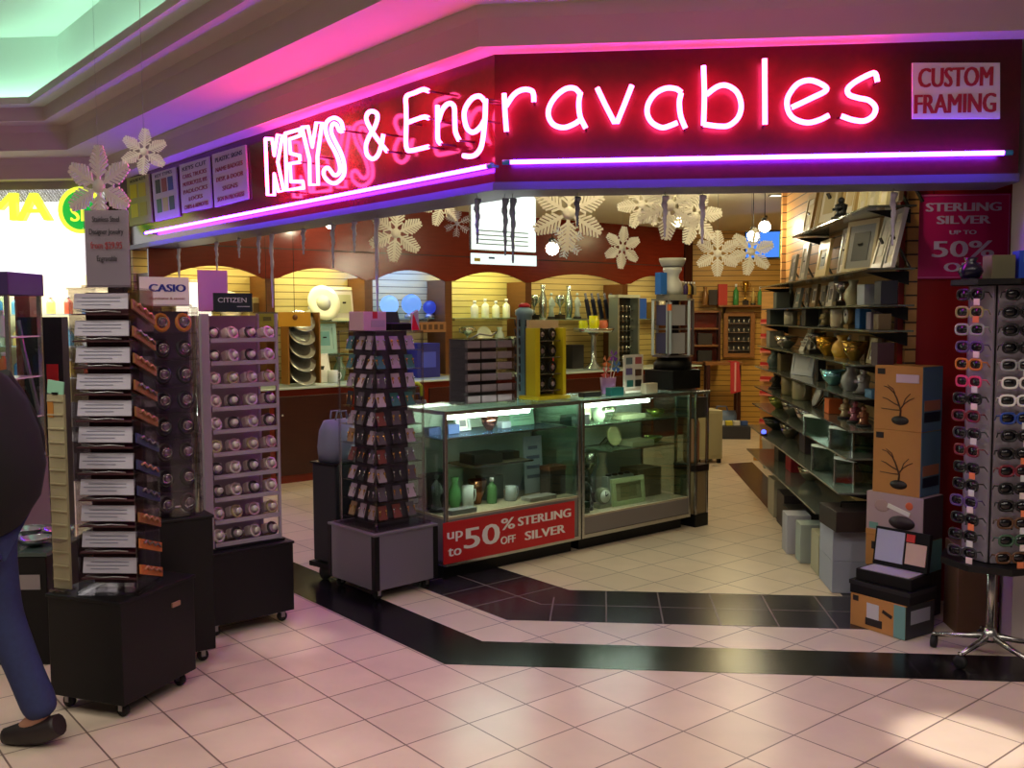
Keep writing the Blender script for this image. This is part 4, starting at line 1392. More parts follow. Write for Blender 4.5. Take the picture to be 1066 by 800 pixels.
W_ = [
    # top shelf
    ('frame', 836, 0, .30, .34, (150, 116, 64), 'wide gold frame at deep end of top shelf', dict(tilt=10, pic=(170, 150, 110))),
    ('frame', 856, 0, .34, .46, (170, 150, 108), 'largest tan picture frame on the top shelf', dict(tilt=10, pic=(190, 176, 140), rz=-PI / 2 + .25)),
    ('frame', 878, 0, .20, .44, (186, 160, 110), 'slim gold frame beside the largest tan frame', dict(tilt=9, pic=(200, 180, 140), rz=-PI / 2 + .2)),
    ('frame', 893, 0, .17, .42, (200, 190, 150), 'pale yellow frame, third on the top shelf', dict(tilt=7, pic=(210, 200, 160))),
    ('frame', 903, 0, .15, .42, (190, 186, 160), 'narrow grey frame, fourth on the top shelf', dict(tilt=7, pic=(190, 186, 160))),
    ('frame', 915, 0, .17, .42, (214, 206, 170), 'cream frame, fifth on the top shelf', dict(tilt=7, pic=(214, 206, 180))),
    ('frame', 928, 0, .16, .42, (150, 130, 96), 'brown frame ending the top shelf near the sign', dict(tilt=7, pic=(170, 150, 110))),
    ('figure', 872, 0, .12, .13, (20, 24, 34), 'black statuette at front of the top shelf', dict(off=.22)),
    # second
    ('frame', 822, 1, .20, .24, (150, 146, 136), 'grey frame at deep end of second shelf', dict(tilt=8, pic=(120, 116, 110))),
    ('frame', 833, 1, .20, .30, (190, 186, 176), 'tall silver frame on the second shelf', dict(tilt=8, pic=(160, 156, 150))),
    ('frame', 852, 1, .34, .28, (226, 206, 150), 'ornate gold and white frame on the second shelf', dict(tilt=9, pic=(110, 120, 130), fw=.2)),
    ('frame', 873, 1, .18, .31, (176, 168, 156), 'slim silver frame behind the photo frame', dict(tilt=8, pic=(150, 146, 140))),
    ('frame', 890, 1, .32, .325, (206, 190, 150), 'gold edged frame with black and white portrait photo', dict(tilt=9, pic=(60, 62, 66), mat_board=(150, 150, 150), fw=.09, rz=-PI / 2 + .35)),
    ('frame', 910, 1, .21, .325, (206, 204, 190), 'white ribbed frame leaning beside portrait photo', dict(tilt=14, pic=(206, 204, 190))),
    ('frame', 922, 1, .16, .325, (190, 186, 190), 'pale lilac frame ending the second shelf', dict(tilt=12, pic=(190, 186, 190))),
    # third
    ('box', 812, 2, .16, .14, (90, 100, 96), 'green grey box at deep end of third shelf', {}),
    ('frame', 828, 2, .20, .16, (120, 130, 130), 'small blue grey frame on the third shelf', dict(tilt=10, pic=(110, 140, 140))),
    ('frame', 845, 2, .20, .17, (120, 100, 70), 'small brown frame on the third shelf', dict(tilt=8)),
    ('frame', 862, 2, .18, .17, sv, 'small silver frame, middle of third shelf', dict(tilt=8)),
    ('trophy', 874, 2, .10, .16, sv, 'small cup trophy on the third shelf', {}),
    ('vase', 886, 2, .11, .16, (186, 182, 150), 'beige vase on the third shelf', {}),
    ('box', 904, 2, .16, .12, (150, 156, 166), 'foil wrapped box on the third shelf', {}),
    ('box', 920, 2, .13, .13, (24, 26, 44), 'dark navy box ending the third shelf', {}),
    # fourth
    ('box', 806, 3, .18, .13, (60, 70, 70), 'dark grey box at deep end of fourth shelf', {}),
    ('mug', 822, 3, .11, .11, (180, 176, 160), 'grey mug on the fourth shelf', {}),
    ('box', 842, 3, .14, .13, (36, 36, 36), 'black box on the fourth shelf', {}),
    ('figure', 858, 3, .10, .13, (180, 160, 110), 'brass figurine on the fourth shelf', {}),
    ('mug', 872, 3, .11, .12, (206, 190, 160), 'cream mug on the fourth shelf', {}),
    ('clock', 884, 3, .11, .13, (150, 120, 70), 'brass clock on the fourth shelf', {}),
    ('box', 897, 3, .10, .12, (30, 96, 160), 'bright blue box on the fourth shelf', {}),
    ('box', 909, 3, .10, .10, (130, 118, 140), 'mauve box on the fourth shelf', {}),
    ('box', 917, 3, .10, .09, (110, 90, 60), 'brown box ending the fourth shelf', {}),
    # fifth
    ('box', 806, 4, .18, .14, (130, 130, 120), 'grey box at deep end of fifth shelf', {}),
    ('bowl', 818, 4, .20, .10, (200, 200, 190), 'silver bowl on the fifth shelf', {}),
    ('card', 833, 4, .16, .15, (206, 206, 200), 'leaning white card on the fifth shelf', dict(tilt=24)),
    ('trophy', 848, 4, .12, .15, (150, 150, 140), 'pewter trophy on the fifth shelf', {}),
    ('bowl', 862, 4, .18, .13, (200, 150, 50), 'first gold bowl on the fifth shelf', {}),
    ('vase', 876, 4, .14, .15, (206, 160, 60), 'gold vase on the fifth shelf', {}),
    ('bowl', 889, 4, .16, .12, (190, 150, 70), 'second gold bowl beside the gold vase', {}),
    ('frame', 906, 4, .14, .15, (150, 140, 110), 'bronze frame on the fifth shelf', {}),
    ('box', 918, 4, .13, .13, (60, 26, 40), 'dark red box ending the fifth shelf', {}),
    # sixth
    ('vase', 806, 5, .14, .15, (90, 110, 110), 'dark glass vase at deep end of sixth shelf', {}),
    ('box', 817, 5, .15, .14, (110, 100, 70), 'olive box on the sixth shelf', {}),
    ('frame', 835, 5, .34, .19, (196, 206, 214), 'big white frame with a small dark photo on sixth shelf', dict(tilt=8, pic=(200, 206, 210), fw=.07, mat_board=(206, 212, 218), rz=-PI / 2 + .3)),
    ('box', 854, 5, .08, .15, (20, 20, 24), 'black box behind the big white frame', {}),
    ('bowl', 868, 5, .18, .10, (150, 210, 220), 'pale blue crystal bowl on the sixth shelf', {}),
    ('vase', 886, 5, .13, .15, (150, 150, 146), 'crystal vase on the sixth shelf', {}),
    ('figure', 899, 5, .12, .16, (176, 170, 170), 'silver statuette on the sixth shelf', {}),
    ('box', 913, 5, .14, .05, (40, 90, 130), 'flat blue box behind the tree boxes', {}),
    # seventh
    ('figure', 808, 6, .14, .15, (60, 60, 50), 'dark bronze statuette at deep end of seventh shelf', {}),
    ('mug', 823, 6, .15, .16, (150, 140, 100), 'tan tankard on the seventh shelf', {}),
    ('mug', 835, 6, .15, .16, (170, 160, 126), 'cream tankard on the seventh shelf', {}),
    ('plate', 855, 6, .18, .18, (180, 180, 180), 'silver plate leaning on the seventh shelf', dict(tilt=20)),
    ('box', 868, 6, .13, .10, (206, 96, 40), 'orange box on the seventh shelf', {}),
    ('figure', 881, 6, .10, .13, (190, 160, 120), 'beige figurine on the seventh shelf', {}),
    ('figure', 891, 6, .10, .13, (180, 100, 116), 'pink figurine on the seventh shelf', {}),
    ('figure', 900, 6, .09, .12, (170, 110, 80), 'copper figurine ending the seventh shelf', {}),
    # eighth
    ('bowl', 812, 7, .20, .10, (180, 190, 110), 'lime silver bowl at deep end of eighth shelf', {}),
    ('bowl', 828, 7, .22, .12, (150, 150, 140), 'pewter bowl on the eighth shelf', {}),
    ('bowl', 846, 7, .26, .13, (190, 186, 180), 'wide silver bowl on the eighth shelf', {}),
    # ninth
    ('bowl', 810, 8, .26, .10, (96, 100, 90), 'dark dish at deep end of ninth shelf', {}),
    ('bowl', 824, 8, .18, .12, (140, 136, 120), 'tan dish on the ninth shelf', {}),
    ('box', 846, 8, .20, .14, (60, 50, 46), 'brown box on the ninth shelf', {}),
    # lowest
    ('box', 818, 9, .20, .13, (60, 60, 56), 'grey box at deep end of lowest shelf', {}),
    ('box', 832, 9, .22, .12, (150, 24, 34), 'red box on the lowest shelf', {}),
    ('bowl', 845, 9, .18, .10, (190, 180, 150), 'cream bowl on the lowest shelf', {}),
]
for kd, x, r, ww, hh, col, lb, ex in W_:
    wl(kd, x, rz_[r] + .001, ww, hh, col, lb, **ex)
random.seed(17)
BK = [((120, 116, 110), 'grey', 'box'), ((206, 202, 192), 'silver white', 'frame'), ((170, 172, 172), 'pewter', 'vase'), ((150, 120, 60), 'gilt', 'frame'), ((190, 186, 176), 'silver grey', 'frame'), ((130, 100, 60), 'tan', 'box'), ((150, 160, 170), 'pale slate', 'bottle'), ((180, 156, 90), 'brass', 'trophy'), ((150, 156, 150), 'sage', 'bag'), ((190, 180, 160), 'stone', 'vase')]
gap = {1: .31, 2: .17, 3: .12, 4: .18, 5: .17, 6: .17, 7: .14, 8: .18, 9: .20}
used = {}
for kd, x, r, ww, hh, col, lb, ex in list(W_):
    if r <= 1 or (r >= 7 and x > 850) or kd == 'plate' or ex.get('tilt', 0) > 15 or (kd == 'bowl' and ww > .18) or 'big white' in lb or 'behind' in lb: continue
    x2 = x - 6
    if yw(x2, XW - .045) > 9.1: continue
    c, nm, k2 = random.choice(BK)
    X = XW - .036
    h = min(gap[r] * .95, hh * random.uniform(1.0, 1.25))
    w_ = {'box': .15, 'vase': .09, 'frame': .15, 'bottle': .07, 'trophy': .05, 'bag': .10}[k2]
    kk = dict(tilt=3) if k2 == 'frame' else {}
    good(k2, min(w_, .08) if k2 in ('vase', 'bottle', 'trophy') else w_, h, c, '%s %s standing behind the %s' % (nm, KIND[k2][1], lb.split(' with ')[0].split(' beside ')[0].replace(' of slat wall', '')), (X, yw(x2, X), rz_[r] + .001), -PI / 2, d=.05, **kk)
# crystal boxes near the entrance end of the ninth and lowest shelves
clear_blk = glass_mat('crystal', (190, 214, 202), .5, .06)


def crystal(x, z, w, d, h, label, off=.17, inner=(120, 110, 100)):
    t = thing('crystal_box', label, 'glass box', (XW - off, yw(x, XW - off), z + .001), -PI / 2 + .5)
    for sx in (-1, 1):
        obj('side_panel', MB().box((sx * (w / 2 - .006), 0, h / 2), (.012, d, h)), clear_blk, t)
    obj('front_panel', MB().box((0, -d / 2 + .006, h / 2), (w - .024, .012, h)), clear_blk, t)
    obj('back_panel', MB().box((0, d / 2 - .006, h / 2), (w - .024, .012, h)), mat('mirror_back', (170, 190, 180), .12, .8), t)
    obj('lid', MB().box((0, 0, h + .008), (w + .012, d + .012, .016)), mat('frosted_lid', (226, 240, 232), .2), t, .003)
    obj('trinket', MB().lathe([(.03, .012), (.05, .04), (.03, .09), (.01, .12)], seg=14), cm(inner, .3, .5), t)
    for sx in (-1, 1):
        for sy in (-1, 1):
            obj('edge_strip', MB().box((sx * w / 2, sy * d / 2, h / 2), (.012, .012, h + .004)), chrome, t)


crystal(864, .82, .26, .20, .13, 'bright glass box with silver trinket on the eighth shelf')
crystal(889, .82, .20, .18, .125, 'darker glass box beside it near the tree boxes', inner=(70, 70, 120))
crystal(873, .62, .22, .22, .16, 'mirrored glass box glowing white on the ninth shelf')
crystal(893, .62, .16, .18, .15, 'lilac tinted glass box at the end of ninth shelf', inner=(150, 130, 170))
# cartons on the floor along the slat wall
ct = (150, 154, 172)
def carton(x, y, w, d, h, col, label, rz, nm='carton', lab=None, z=0.0, lid=None):
    t = thing(nm, label, 'box', (x, y, z + E3 + .0002), rz)
    g_box(t, w, d, h, col, lab, lid)
    return t


p1 = onz(868, 622)
carton(1.50, 5.93, .30, .34, .19, ct, 'lower white carton of the stack beside tan floor box', 0)
carton(1.50, 5.93, .30, .34, .19, (158, 162, 180), 'upper white carton of the stack beside tan floor box', 0, z=.1915)
carton(1.47, 6.24, .24, .22, .26, (164, 160, 136), 'cream carton behind the stacked white cartons', 0)
carton(1.40, 6.52, .20, .16, .26, (150, 160, 156), 'pale green carton standing on the aisle marble', 0)
carton(1.34, 6.78, .16, .18, .27, (164, 164, 176), 'farthest white carton standing on the aisle marble', 0)
t = carton(1.49, 5.84, .32, .30, .12, (40, 26, 24), 'dark brown open topped box on the white cartons', .1, z=.383)
obj('handle', MB().tube([(-.08, 0, .12), (-.08, 0, .15), (.08, 0, .15), (.08, 0, .12)], .006, 6), black, t)
carton(1.48, 7.20, .26, .34, .22, (30, 26, 26), 'black box on the marble under the slat wall', 0)
carton(1.50, 7.62, .24, .30, .26, (44, 36, 40), 'charcoal box on the marble farther down the slat wall', 0)
carton(1.50, 8.05, .24, .28, .30, (150, 146, 130), 'beige box on the marble far down the slat wall', 0)
t = thing('indicator_lamp', 'small glowing blue lamp on the shelf above beige box', 'lamp', (1.36, 8.32, .641 - .02), -PI / 2)
obj('lamp_base', MB().lathe([(.03, 0), (.03, .012), (.02, .016)], seg=12), black, t)
obj('lamp_bulb', MB().ball((0, 0, .03), .02, 12, 8), emis('blue_lamp', (.05, .08, 1), 4), t)

# ------------------------------------------------------------------ boxes before the red wall
tan = mat('tan_carton', (182, 126, 66), .65, noise=.06)
slate_blue = mat('slate_side', (84, 116, 140), .6)
teal = mat('teal_side', (106, 150, 146), .6)
ink = cm((34, 26, 26), .5)


def gift_carton(name, label, loc, rz, w, d, h, front, side, art=None):
    t = thing(name, label, 'box', loc, rz)
    obj('carton', MB().box((0, 0, h / 2), (w, d, h)), front, t, .003)
    obj('side_print', MB().box((w / 2 + .0006, 0, h / 2), (.003, d - .004, h - .004)), side, t)
    if art:
        art(t, w, d, h)
    return t


def tree_art(t, w, d, h):
    f = -d / 2 - .002
    b = MB()
    def br(pts, r):
        b.tube([(x * w, f, z * h) for x, z in pts], r, 5)
    br([(.06, .22), (.07, .32), (.02, .42), (-.02, .5), (-.08, .58), (-.20, .66), (-.30, .68)], [.006, .005, .0045, .004, .003, .0025, .002])
    br([(.06, .34), (.14, .42), (.24, .48), (.34, .52)], [.004, .003, .0025, .002])
    br([(.05, .38), (-.08, .42), (-.22, .48), (-.32, .50)], [.004, .003, .0025, .002])
    br([(.06, .32), (-.10, .32), (-.34, .33)], [.003, .0025, .002])
    br([(.12, .41), (.16, .50), (.26, .58)], [.003, .0025, .002])
    br([(-.06, .57), (-.10, .64), (-.22, .70)], [.003, .0025, .0015])
    obj('tree_print', b, cm((70, 42, 26), .5), t)
    obj('oval_base_print', MB().lathe([(.002, 0), (.045, 0), (.045, .003), (.002, .003)], (.06 * w, f + .0015, .16 * h), 20, 0, Matrix.Rotation(PI / 2, 3, 'X'), 1.1, .55), ink, t)
    obj('corner_mark', MB().box((-.36 * w, f + .001, .91 * h), (.16 * w, .003, .09 * h)), ink, t)
    obj('photo_print', MB().box((w / 2 + .003, 0, .40 * h), (.002, d * .8, .16 * h)), cm((170, 110, 84), .5), t)
    obj('dark_photo_print', MB().box((w / 2 + .003, 0, .22 * h), (.002, d * .8, .15 * h)), cm((30, 34, 50), .5), t)


RB = -.52
BX, BY = 1.655, 5.44
RS_ = -.80
yy = 0.0
c_ = Vector((BX, BY, 0))
gift_carton('carton', 'large plain brown carton at the bottom behind black boxes', (BX + .005, BY + .005, E3), RS_, .32, .22, .25, mat('plain_brown', (120, 84, 52), .65), cm((70, 60, 56), .6))


def strip_art(t, w, d, h):
    f = -d / 2 - .002
    obj('corner_mark', MB().box((-.34 * w, f + .001, .66 * h), (.10 * w, .003, .24 * h)), ink, t)
    obj('teal_panel', MB().box((.36 * w, f + .001, .5 * h), (.27 * w, .003, h - .006)), teal, t)
    obj('picture_print', MB().box((-.08 * w, f + .001, .35 * h), (.24 * w, .003, .36 * h)), cm((150, 140, 130), .5), t)


gift_carton('carton', 'flat tan carton with teal panel below massager carton', (BX, BY, .2525), RS_, .33, .21, .175, tan, teal, strip_art)


def massager_art(t, w, d, h):
    f = -d / 2 - .002
    obj('dark_product_print', MB().lathe([(.002, 0), (.075, 0), (.075, .003), (.002, .003)], (.14 * w, f + .0015, .38 * h), 20, 0, Matrix.Rotation(PI / 2, 3, 'X'), 1, .5), cm((52, 36, 44), .5), t)
    b = MB().box((.08 * w, f, .66 * h), (.40 * w, .003, .10 * h), 0, 0, Matrix.Rotation(.28, 3, 'Y'))
    obj('white_strip_print', b, white, t)
    obj('orange_flower_print', MB().ball((.26 * w, f + .002, .78 * h), .022, 10, 6, 0, (1, .12, 1)), cm((214, 100, 60), .5), t)
    obj('hand_print', MB().ball((-.22 * w, f + .002, .70 * h), .035, 12, 6, 0, (1.3, .06, 1)), cm((170, 140, 140), .5), t)
    obj('tan_stripe', MB().box((0, f + .001, .06 * h), (w, .003, .12 * h)), tan, t)
    obj('teal_mark', MB().box((-.36 * w, f + .0012, .22 * h), (.16 * w, .003, .14 * h)), teal, t)


gift_carton('carton', 'pale pink carton printed with dark spa appliance under tree boxes', (BX, BY, .428), RS_, .33, .21, .24, cm((176, 150, 156), .55), cm((70, 56, 60), .6), massager_art)
for k in range(2):
    t = gift_carton('carton', ('lower tan carton printed with a small brown tree', 'upper tan tree carton with a white price sticker, top of stack')[k], (BX + .005, BY, .6685 + .3505 * k), RS_, .275, .21, .35, tan, slate_blue, tree_art)
    if k == 1:
        obj('price_sticker', MB().box((.20 * .275, -.1075, .81 * .35), (.13, .003, .045)), cm((206, 180, 206), .5), t)

# black gift boxes and the appliance carton on the floor
A0 = onz(942, 668)
rzb = math.atan2(A0.y - onz(882, 649).y, A0.x - onz(882, 649).x)
ex = Vector((math.cos(rzb), math.sin(rzb), 0)); ey = Vector((-math.sin(rzb), math.cos(rzb), 0))
cb = A0 - ex * .165 + ey * .12


def floor_art(t, w, d, h):
    f = -d / 2 - .002
    obj('teal_panel', MB().box((.40 * w, f + .001, h / 2), (.20 * w, .003, h - .006)), teal, t)
    obj('picture_print', MB().box((-.08 * w, f + .001, .56 * h), (.22 * w, .003, .5 * h)), cm((190, 186, 190), .5), t)
    obj('dark_print', MB().box((-.06 * w, f + .0005, .25 * h), (.30 * w, .003, .22 * h)), ink, t)
    obj('handle_print', MB().box((.18 * w, f + .001, .62 * h), (.18 * w, .003, .10 * h), 0, 0, Matrix.Rotation(.35, 3, 'Y')), ink, t)
    obj('corner_mark', MB().box((-.40 * w, f + .001, .86 * h), (.10 * w, .003, .16 * h)), ink, t)


t = gift_carton('carton', 'tan appliance carton with teal end lying on the floor', (cb.x, cb.y, E3), rzb, .33, .24, .175, tan, cm((40, 40, 44), .5), floor_art)
obj('side_picture', MB().box((.168, 0, .11), (.003, .16, .07)), cm((150, 150, 160), .4), t)
cb2 = cb + Vector((0, 0, E3 + .1755))
t = thing('gift_box', 'wide black box lying on the tan appliance carton', 'box', cb2, rzb + .05)
obj('carton', MB().box((-.0, .0, .035), (.345, .235, .07)), black, t, .003)
obj('lid', MB().box((0, 0, .058), (.352, .242, .022)), cm((24, 22, 26), .5), t)
cb3 = cb2 + Vector((0, 0, .0705))
t = thing('gift_box', 'black box with grey paper on its lid, topmost of floor stack', 'box', cb3 + ey * .01, rzb + .10)
obj('carton', MB().box((0, 0, .03), (.31, .21, .06)), black, t, .003)
obj('paper_sheet', MB().box((0, -.01, .0615), (.27, .17, .003)), cm((170, 160, 176), .6), t)
cb4 = cb3 + ey * .055 + Vector((0, 0, .0645))
t = thing('letter_box', 'black framed panel of pale letter cards leaning behind black boxes', 'box', cb4 + ey * .01, rzb + .12)
M = Matrix.Rotation(-.16, 3, 'X')
obj('carton', MB().box(M @ Vector((0, 0, .10)), (.30, .03, .20), 0, 0, M), black, t)
obj('pale_card', MB().box(M @ Vector((-.06, -.018, .105)), (.155, .006, .165), 0, 0, M), cm((170, 170, 190), .55), t)
obj('cream_card', MB().box(M @ Vector((.085, -.018, .085)), (.11, .006, .11), 0, 0, M), cm((200, 170, 150), .55), t)
obj('red_mark', MB().box(M @ Vector((.05, -.018, .165)), (.045, .006, .04), 0, 0, M), cm((196, 50, 44), .5), t)

# ------------------------------------------------------------------ magenta sign
t = thing('hanging_sign', 'magenta STERLING SILVER up to 50% OFF sign on the red wall', 'sign', (1.985, 5.645, 1.845))
wS, hS = .525, .47
obj('panel', MB().box((0, 0, hS / 2), (wS, .008, hS)), mat('magenta_card', (184, 18, 108), .4), t)
b = MB()
for z in (.008, hS - .008):
    b.box((0, -.005, z), (wS - .012, .003, .004))
for x in (-1, 1):
    b.box((x * (wS / 2 - .008), -.005, hS / 2), (.004, .003, hS - .016))
obj('border_line', b, cm((206, 110, 190), .5), t)
lav = mat('lavender_ink', (196, 180, 232), .5)
for s, z, h, wdt, b in (('STERLING', .84, .105, .76, .004), ('SILVER', .69, .10, .54, .004), ('UP TO', .545, .05, .27, .002), ('50%', .34, .20, .62, .005), ('OFF', .13, .11, .36, .005)):
    lettering(s, (.01, -.004, z * hS), (1, 0, 0), h * hS, lav, t, bold=b, width=wdt * wS, off=.001)
obj('ceiling_wire', MB().tube([(-.15, 0, hS - .01), (-.15, .012, hS + .05)], .002, 5), black, t)
struct('trim_20', MB().box((2.345, 5.62, 1.25), (.03, .05, 2.1)), slat_mat('slat_edge', (120, 60, 60), (24, 8, 10)))

# ------------------------------------------------------------------ sunglasses spinner
sp = Vector((1.845, 4.715, E3))
t = thing('spinner_rack', 'dark four sided sunglasses spinner on chrome wheeled base', 'display rack', sp, .0)
RZ = .38
obj('pole', MB().tube([(0, 0, .10), (0, 0, .50)], .019, 12), chrome, t)
obj('hub', MB().lathe([(.035, .085), (.045, .10), (.03, .13), (.022, .15)], seg=16), chrome, t)
for k in range(5):
    a = 2 * PI * k / 5 + .95 + RZ
    c, s = math.cos(a), math.sin(a)
    lg = obj('leg', MB().tube([(.03 * c, .03 * s, .105), (.14 * c, .14 * s, .085), (.245 * c, .245 * s, .068)], [.017, .014, .011], 8), chrome, t)
    w_ = MB().lathe([(.012, -.012), (.030, -.012), (.032, 0), (.030, .012), (.012, .012)], (.25 * c, .25 * s, .032), 14, 0, Matrix.Rotation(a, 3, 'Z') @ Matrix.Rotation(PI / 2, 3, 'Y'))
    obj('caster', w_, black_rubber, lg)
    obj('caster_stem', MB().tube([(.25 * c, .25 * s, .062), (.25 * c, .25 * s, .078)], .012, 8), chrome, lg)
HS0, HS1, RS = .46, 1.78, .205
sq = lambda r: [(r * math.cos(RZ + PI / 8 + PI / 4 * k), r * math.sin(RZ + PI / 8 + PI / 4 * k)) for k in range(8)]
obj('bottom_tray', MB().prism(sq(RS + .03), HS0, HS0 + .03), black, t)
obj('top_tray', MB().prism(sq(RS + .02), HS1, HS1 + .025), black, t)
obj('core', MB().prism(sq(.10), HS0 + .03, HS1), cm((44, 40, 46), .4), t)
faces = []
RZ6 = math.radians(-88)
for k in range(6):
    a = RZ6 + PI / 3 * k
    n_ = Vector((math.cos(a), math.sin(a), 0)); e_ = Vector((-n_.y, n_.x, 0))
    obj('rack_panel', MB().box(n_ * .122 + Vector((0, 0, (HS0 + HS1) / 2 + .015)), (.012, .125, HS1 - HS0 - .04), 0, a), mat('rack_grey', (150, 140, 152), .45), t)
    faces.append((a, n_, e_))
SG_COL = [((20, 20, 24), 'black'), ((110, 30, 46), 'burgundy'), ((226, 222, 222), 'white'), ((40, 70, 150), 'blue'), ((190, 110, 40), 'orange'), ((84, 60, 120), 'purple'), ((90, 60, 40), 'brown'), ((150, 150, 156), 'silver'), ((206, 60, 110), 'pink'), ((206, 180, 40), 'yellow'), ((60, 90, 70), 'green'), ((46, 44, 52), 'charcoal'), ((150, 140, 90), 'olive')]
lens_m = mat('dark_lens', (14, 12, 18), .08)


def sg_meshes(col):
    fr_ = MB()
    for s in (-1, 1):
        pts = [(s * .036 + .031 * math.copysign(abs(math.cos(a)) ** .6, math.cos(a)), -.002 * abs(math.cos(a)), .021 * math.copysign(abs(math.sin(a)) ** .7, math.sin(a))) for a in [2 * PI * k / 16 for k in range(16)]]
        fr_.tube(pts, .0052, 6, 0, True)
    fr_.tube([(-.008, -.002, .008), (0, -.004, .011), (.008, -.002, .008)], .004, 5)
    ln = MB()
    for s in (-1, 1):
        ln.lathe([(.001, 0), (.96, 0), (.96, .002), (.001, .002)], (s * .036, 0, 0), 14, 0, Matrix.Rotation(PI / 2, 3, 'X') @ Matrix.Diagonal(Vector((.029, .019, 1))))
    ar = [MB().tube([(s * .067, 0, .010), (s * .070, .06, .008), (s * .066, .11, -.012)], .003, 5) for s in (-1, 1)]
    tg = MB().box((.038, -.008, -.030), (.030, .003, .026))
    m = cm(col, .3)
    for q in (fr_, ln, *ar, tg):
        q.v = [(x * 1.04, y * (.50 if y > .02 else .86), z * 1.12) for x, y, z in q.v]
    return fr_.mesh('frame', m), ln.mesh('lens', lens_m), ar[0].mesh('temple', m), ar[1].mesh('temple', m), tg


SGM = {}
tagc = [cm((220, 200, 200), .6), cm((220, 120, 80), .6), cm((200, 200, 206), .6)]
seen = [k for k in range(6) if (Vector((0, 0, 0)) - sp).dot(faces[k][1]) > .2]
seen.sort(key=lambda k: faces[k][1].dot(RT))
colname = {}
NM = ['column facing the tree boxes', 'column facing the mall', 'column facing the pillar', 'rear column']
rows_n = 16
random.seed(21)
special = {(1, 5): 2, (1, 6): 2}
for ci, k in enumerate(seen):
    a, n_, e_ = faces[k]
    prev = -1
    for r in range(rows_n):
        z = HS1 - .045 - r * (HS1 - HS0 - .125) / (rows_n - 1)
        ci_ = random.choice([0, 0, 0, 0, 0, 0, 0, 0, 11, 11, 11, 1, 5, 6, 0, 7, 10, 0, 11, 0])
        ci_ = {(1, 5): 2, (1, 6): 2, (1, 7): 3, (0, 1): 12, (0, 3): 5, (0, 4): 4, (0, 5): 8, (0, 7): 1, (2, 7): 9, (2, 11): 2}.get((ci, r), ci_)
        col, cn = SG_COL[ci_]
        if cn not in SGM:
            SGM[cn] = sg_meshes(col)
        f_, l_, a0_, a1_, tg = SGM[cn]
        hh = random.uniform(-.12, .12)
        p = sp + n_ * (.205 if True else 0) + Vector((0, 0, z)) + e_ * random.uniform(-.006, .006)
        g = thing('sunglasses', '%s sunglasses, %s in the spinner %s' % (cn, ORD[r], NM[min(ci, 3)]), 'sunglasses', p, a + PI / 2 + hh, 'sunglasses on the spinner')
        fo = obj('frame', f_, None, g)
        obj('lens', l_, None, fo)
        obj('temple', a0_, None, g); obj('temple', a1_, None, g)
        if (r * 3 + ci * 5 + ci_) % 3 != 1:
            o = obj('price_tag', tg, tagc[(r + ci) % 3], g)
    b = MB()
    for r in range(rows_n):
        z = HS1 - .045 - r * (HS1 - HS0 - .10) / (rows_n - 1)
        b.tube([n_ * .13 + Vector((0, 0, z - .008)), n_ * .194 + Vector((0, 0, z - .008))], .004, 5)
    obj('nose_peg_strip', b, black, t)
# goods on the spinner's top tray
zt = HS1 + .026 + E3
d_ = Vector((0, 0, zt))
good('vase', .11, .10, (24, 20, 44), 'dark navy cup on top of the sunglasses spinner', sp + Vector((-.145, -.02, zt)), 0)
solo('paper_box', MB().box((0, 0, .055), (.11, .09, .11)), cm((112, 106, 80), .6), 'olive grey box on top of the sunglasses spinner', 'box', sp + Vector((-.02, -.02, zt)), .1, bevel=.003)
t = thing('gift_box', 'vivid blue box with pale sticker on top of the spinner', 'box', sp + Vector((.12, -.02, zt)), -.05)
obj('carton', MB().box((0, 0, .065), (.13, .09, .13)), cm((20, 70, 190), .5), t, .003)
obj('pale_sticker', MB().box((-.02, -.046, .10), (.05, .003, .05)), cm((110, 190, 226), .5), t)
# carton behind the spinner
carton(1.915, 5.16, .20, .20, .46, (96, 66, 44), 'brown carton standing behind the sunglasses spinner', 0)

# ------------------------------------------------------------------ wheeled display stands in the mall
card_w = mat('tray_card', (184, 180, 194), .5, noise=.05)
maroon = mat('tray_maroon', (70, 34, 40), .55)
brown_c = mat('brown_card', (132, 84, 46), .55)
navy_c = mat('navy_card', (44, 46, 86), .5)
pink_c = mat('pink_card', (190, 120, 150), .5)
orange_c = mat('orange_card', (180, 104, 50), .5)


def cabinet(name, label, loc, rz, w, d, h, body, trim_m=None, top=None):
    """a box cabinet on four casters"""
    t = thing(name, label, 'cabinet', loc, rz)
    z0 = .065
    obj('carcass', MB().box((0, 0, (z0 + h) / 2), (w, d, h - z0)), body, t, .004)
    obj('top_board', MB().box((0, 0, h + .006), (w + .012, d + .012, .014)), top or body, t, .003)
    if trim_m:
        for sx in (-1, 1):
            for sy in (-1, 1):
                obj('corner_trim', MB().box((sx * (w / 2 - .012), sy * (d / 2 - .012), (z0 + h) / 2), (.034, .034, h - z0 - .004)), trim_m, t)
    for sx in (-1, 1):
        for sy in (-1, 1):
            x, y = sx * (w / 2 - .05), sy * (d / 2 - .05)
            c = obj('caster', MB().lathe([(.008, -.011), (.026, -.011), (.028, 0), (.026, .011), (.008, .011)], (x, y, .029), 14, 0, Matrix.Rotation(PI / 2, 3, 'X')), black_rubber, t)
            obj('caster_fork', MB().box((x, y, .06), (.034, .034, .014)).box((x, y - .016, .043), (.02, .004, .034)).box((x, y + .016, .043), (.02, .004, .034)), steel, c)
    return t


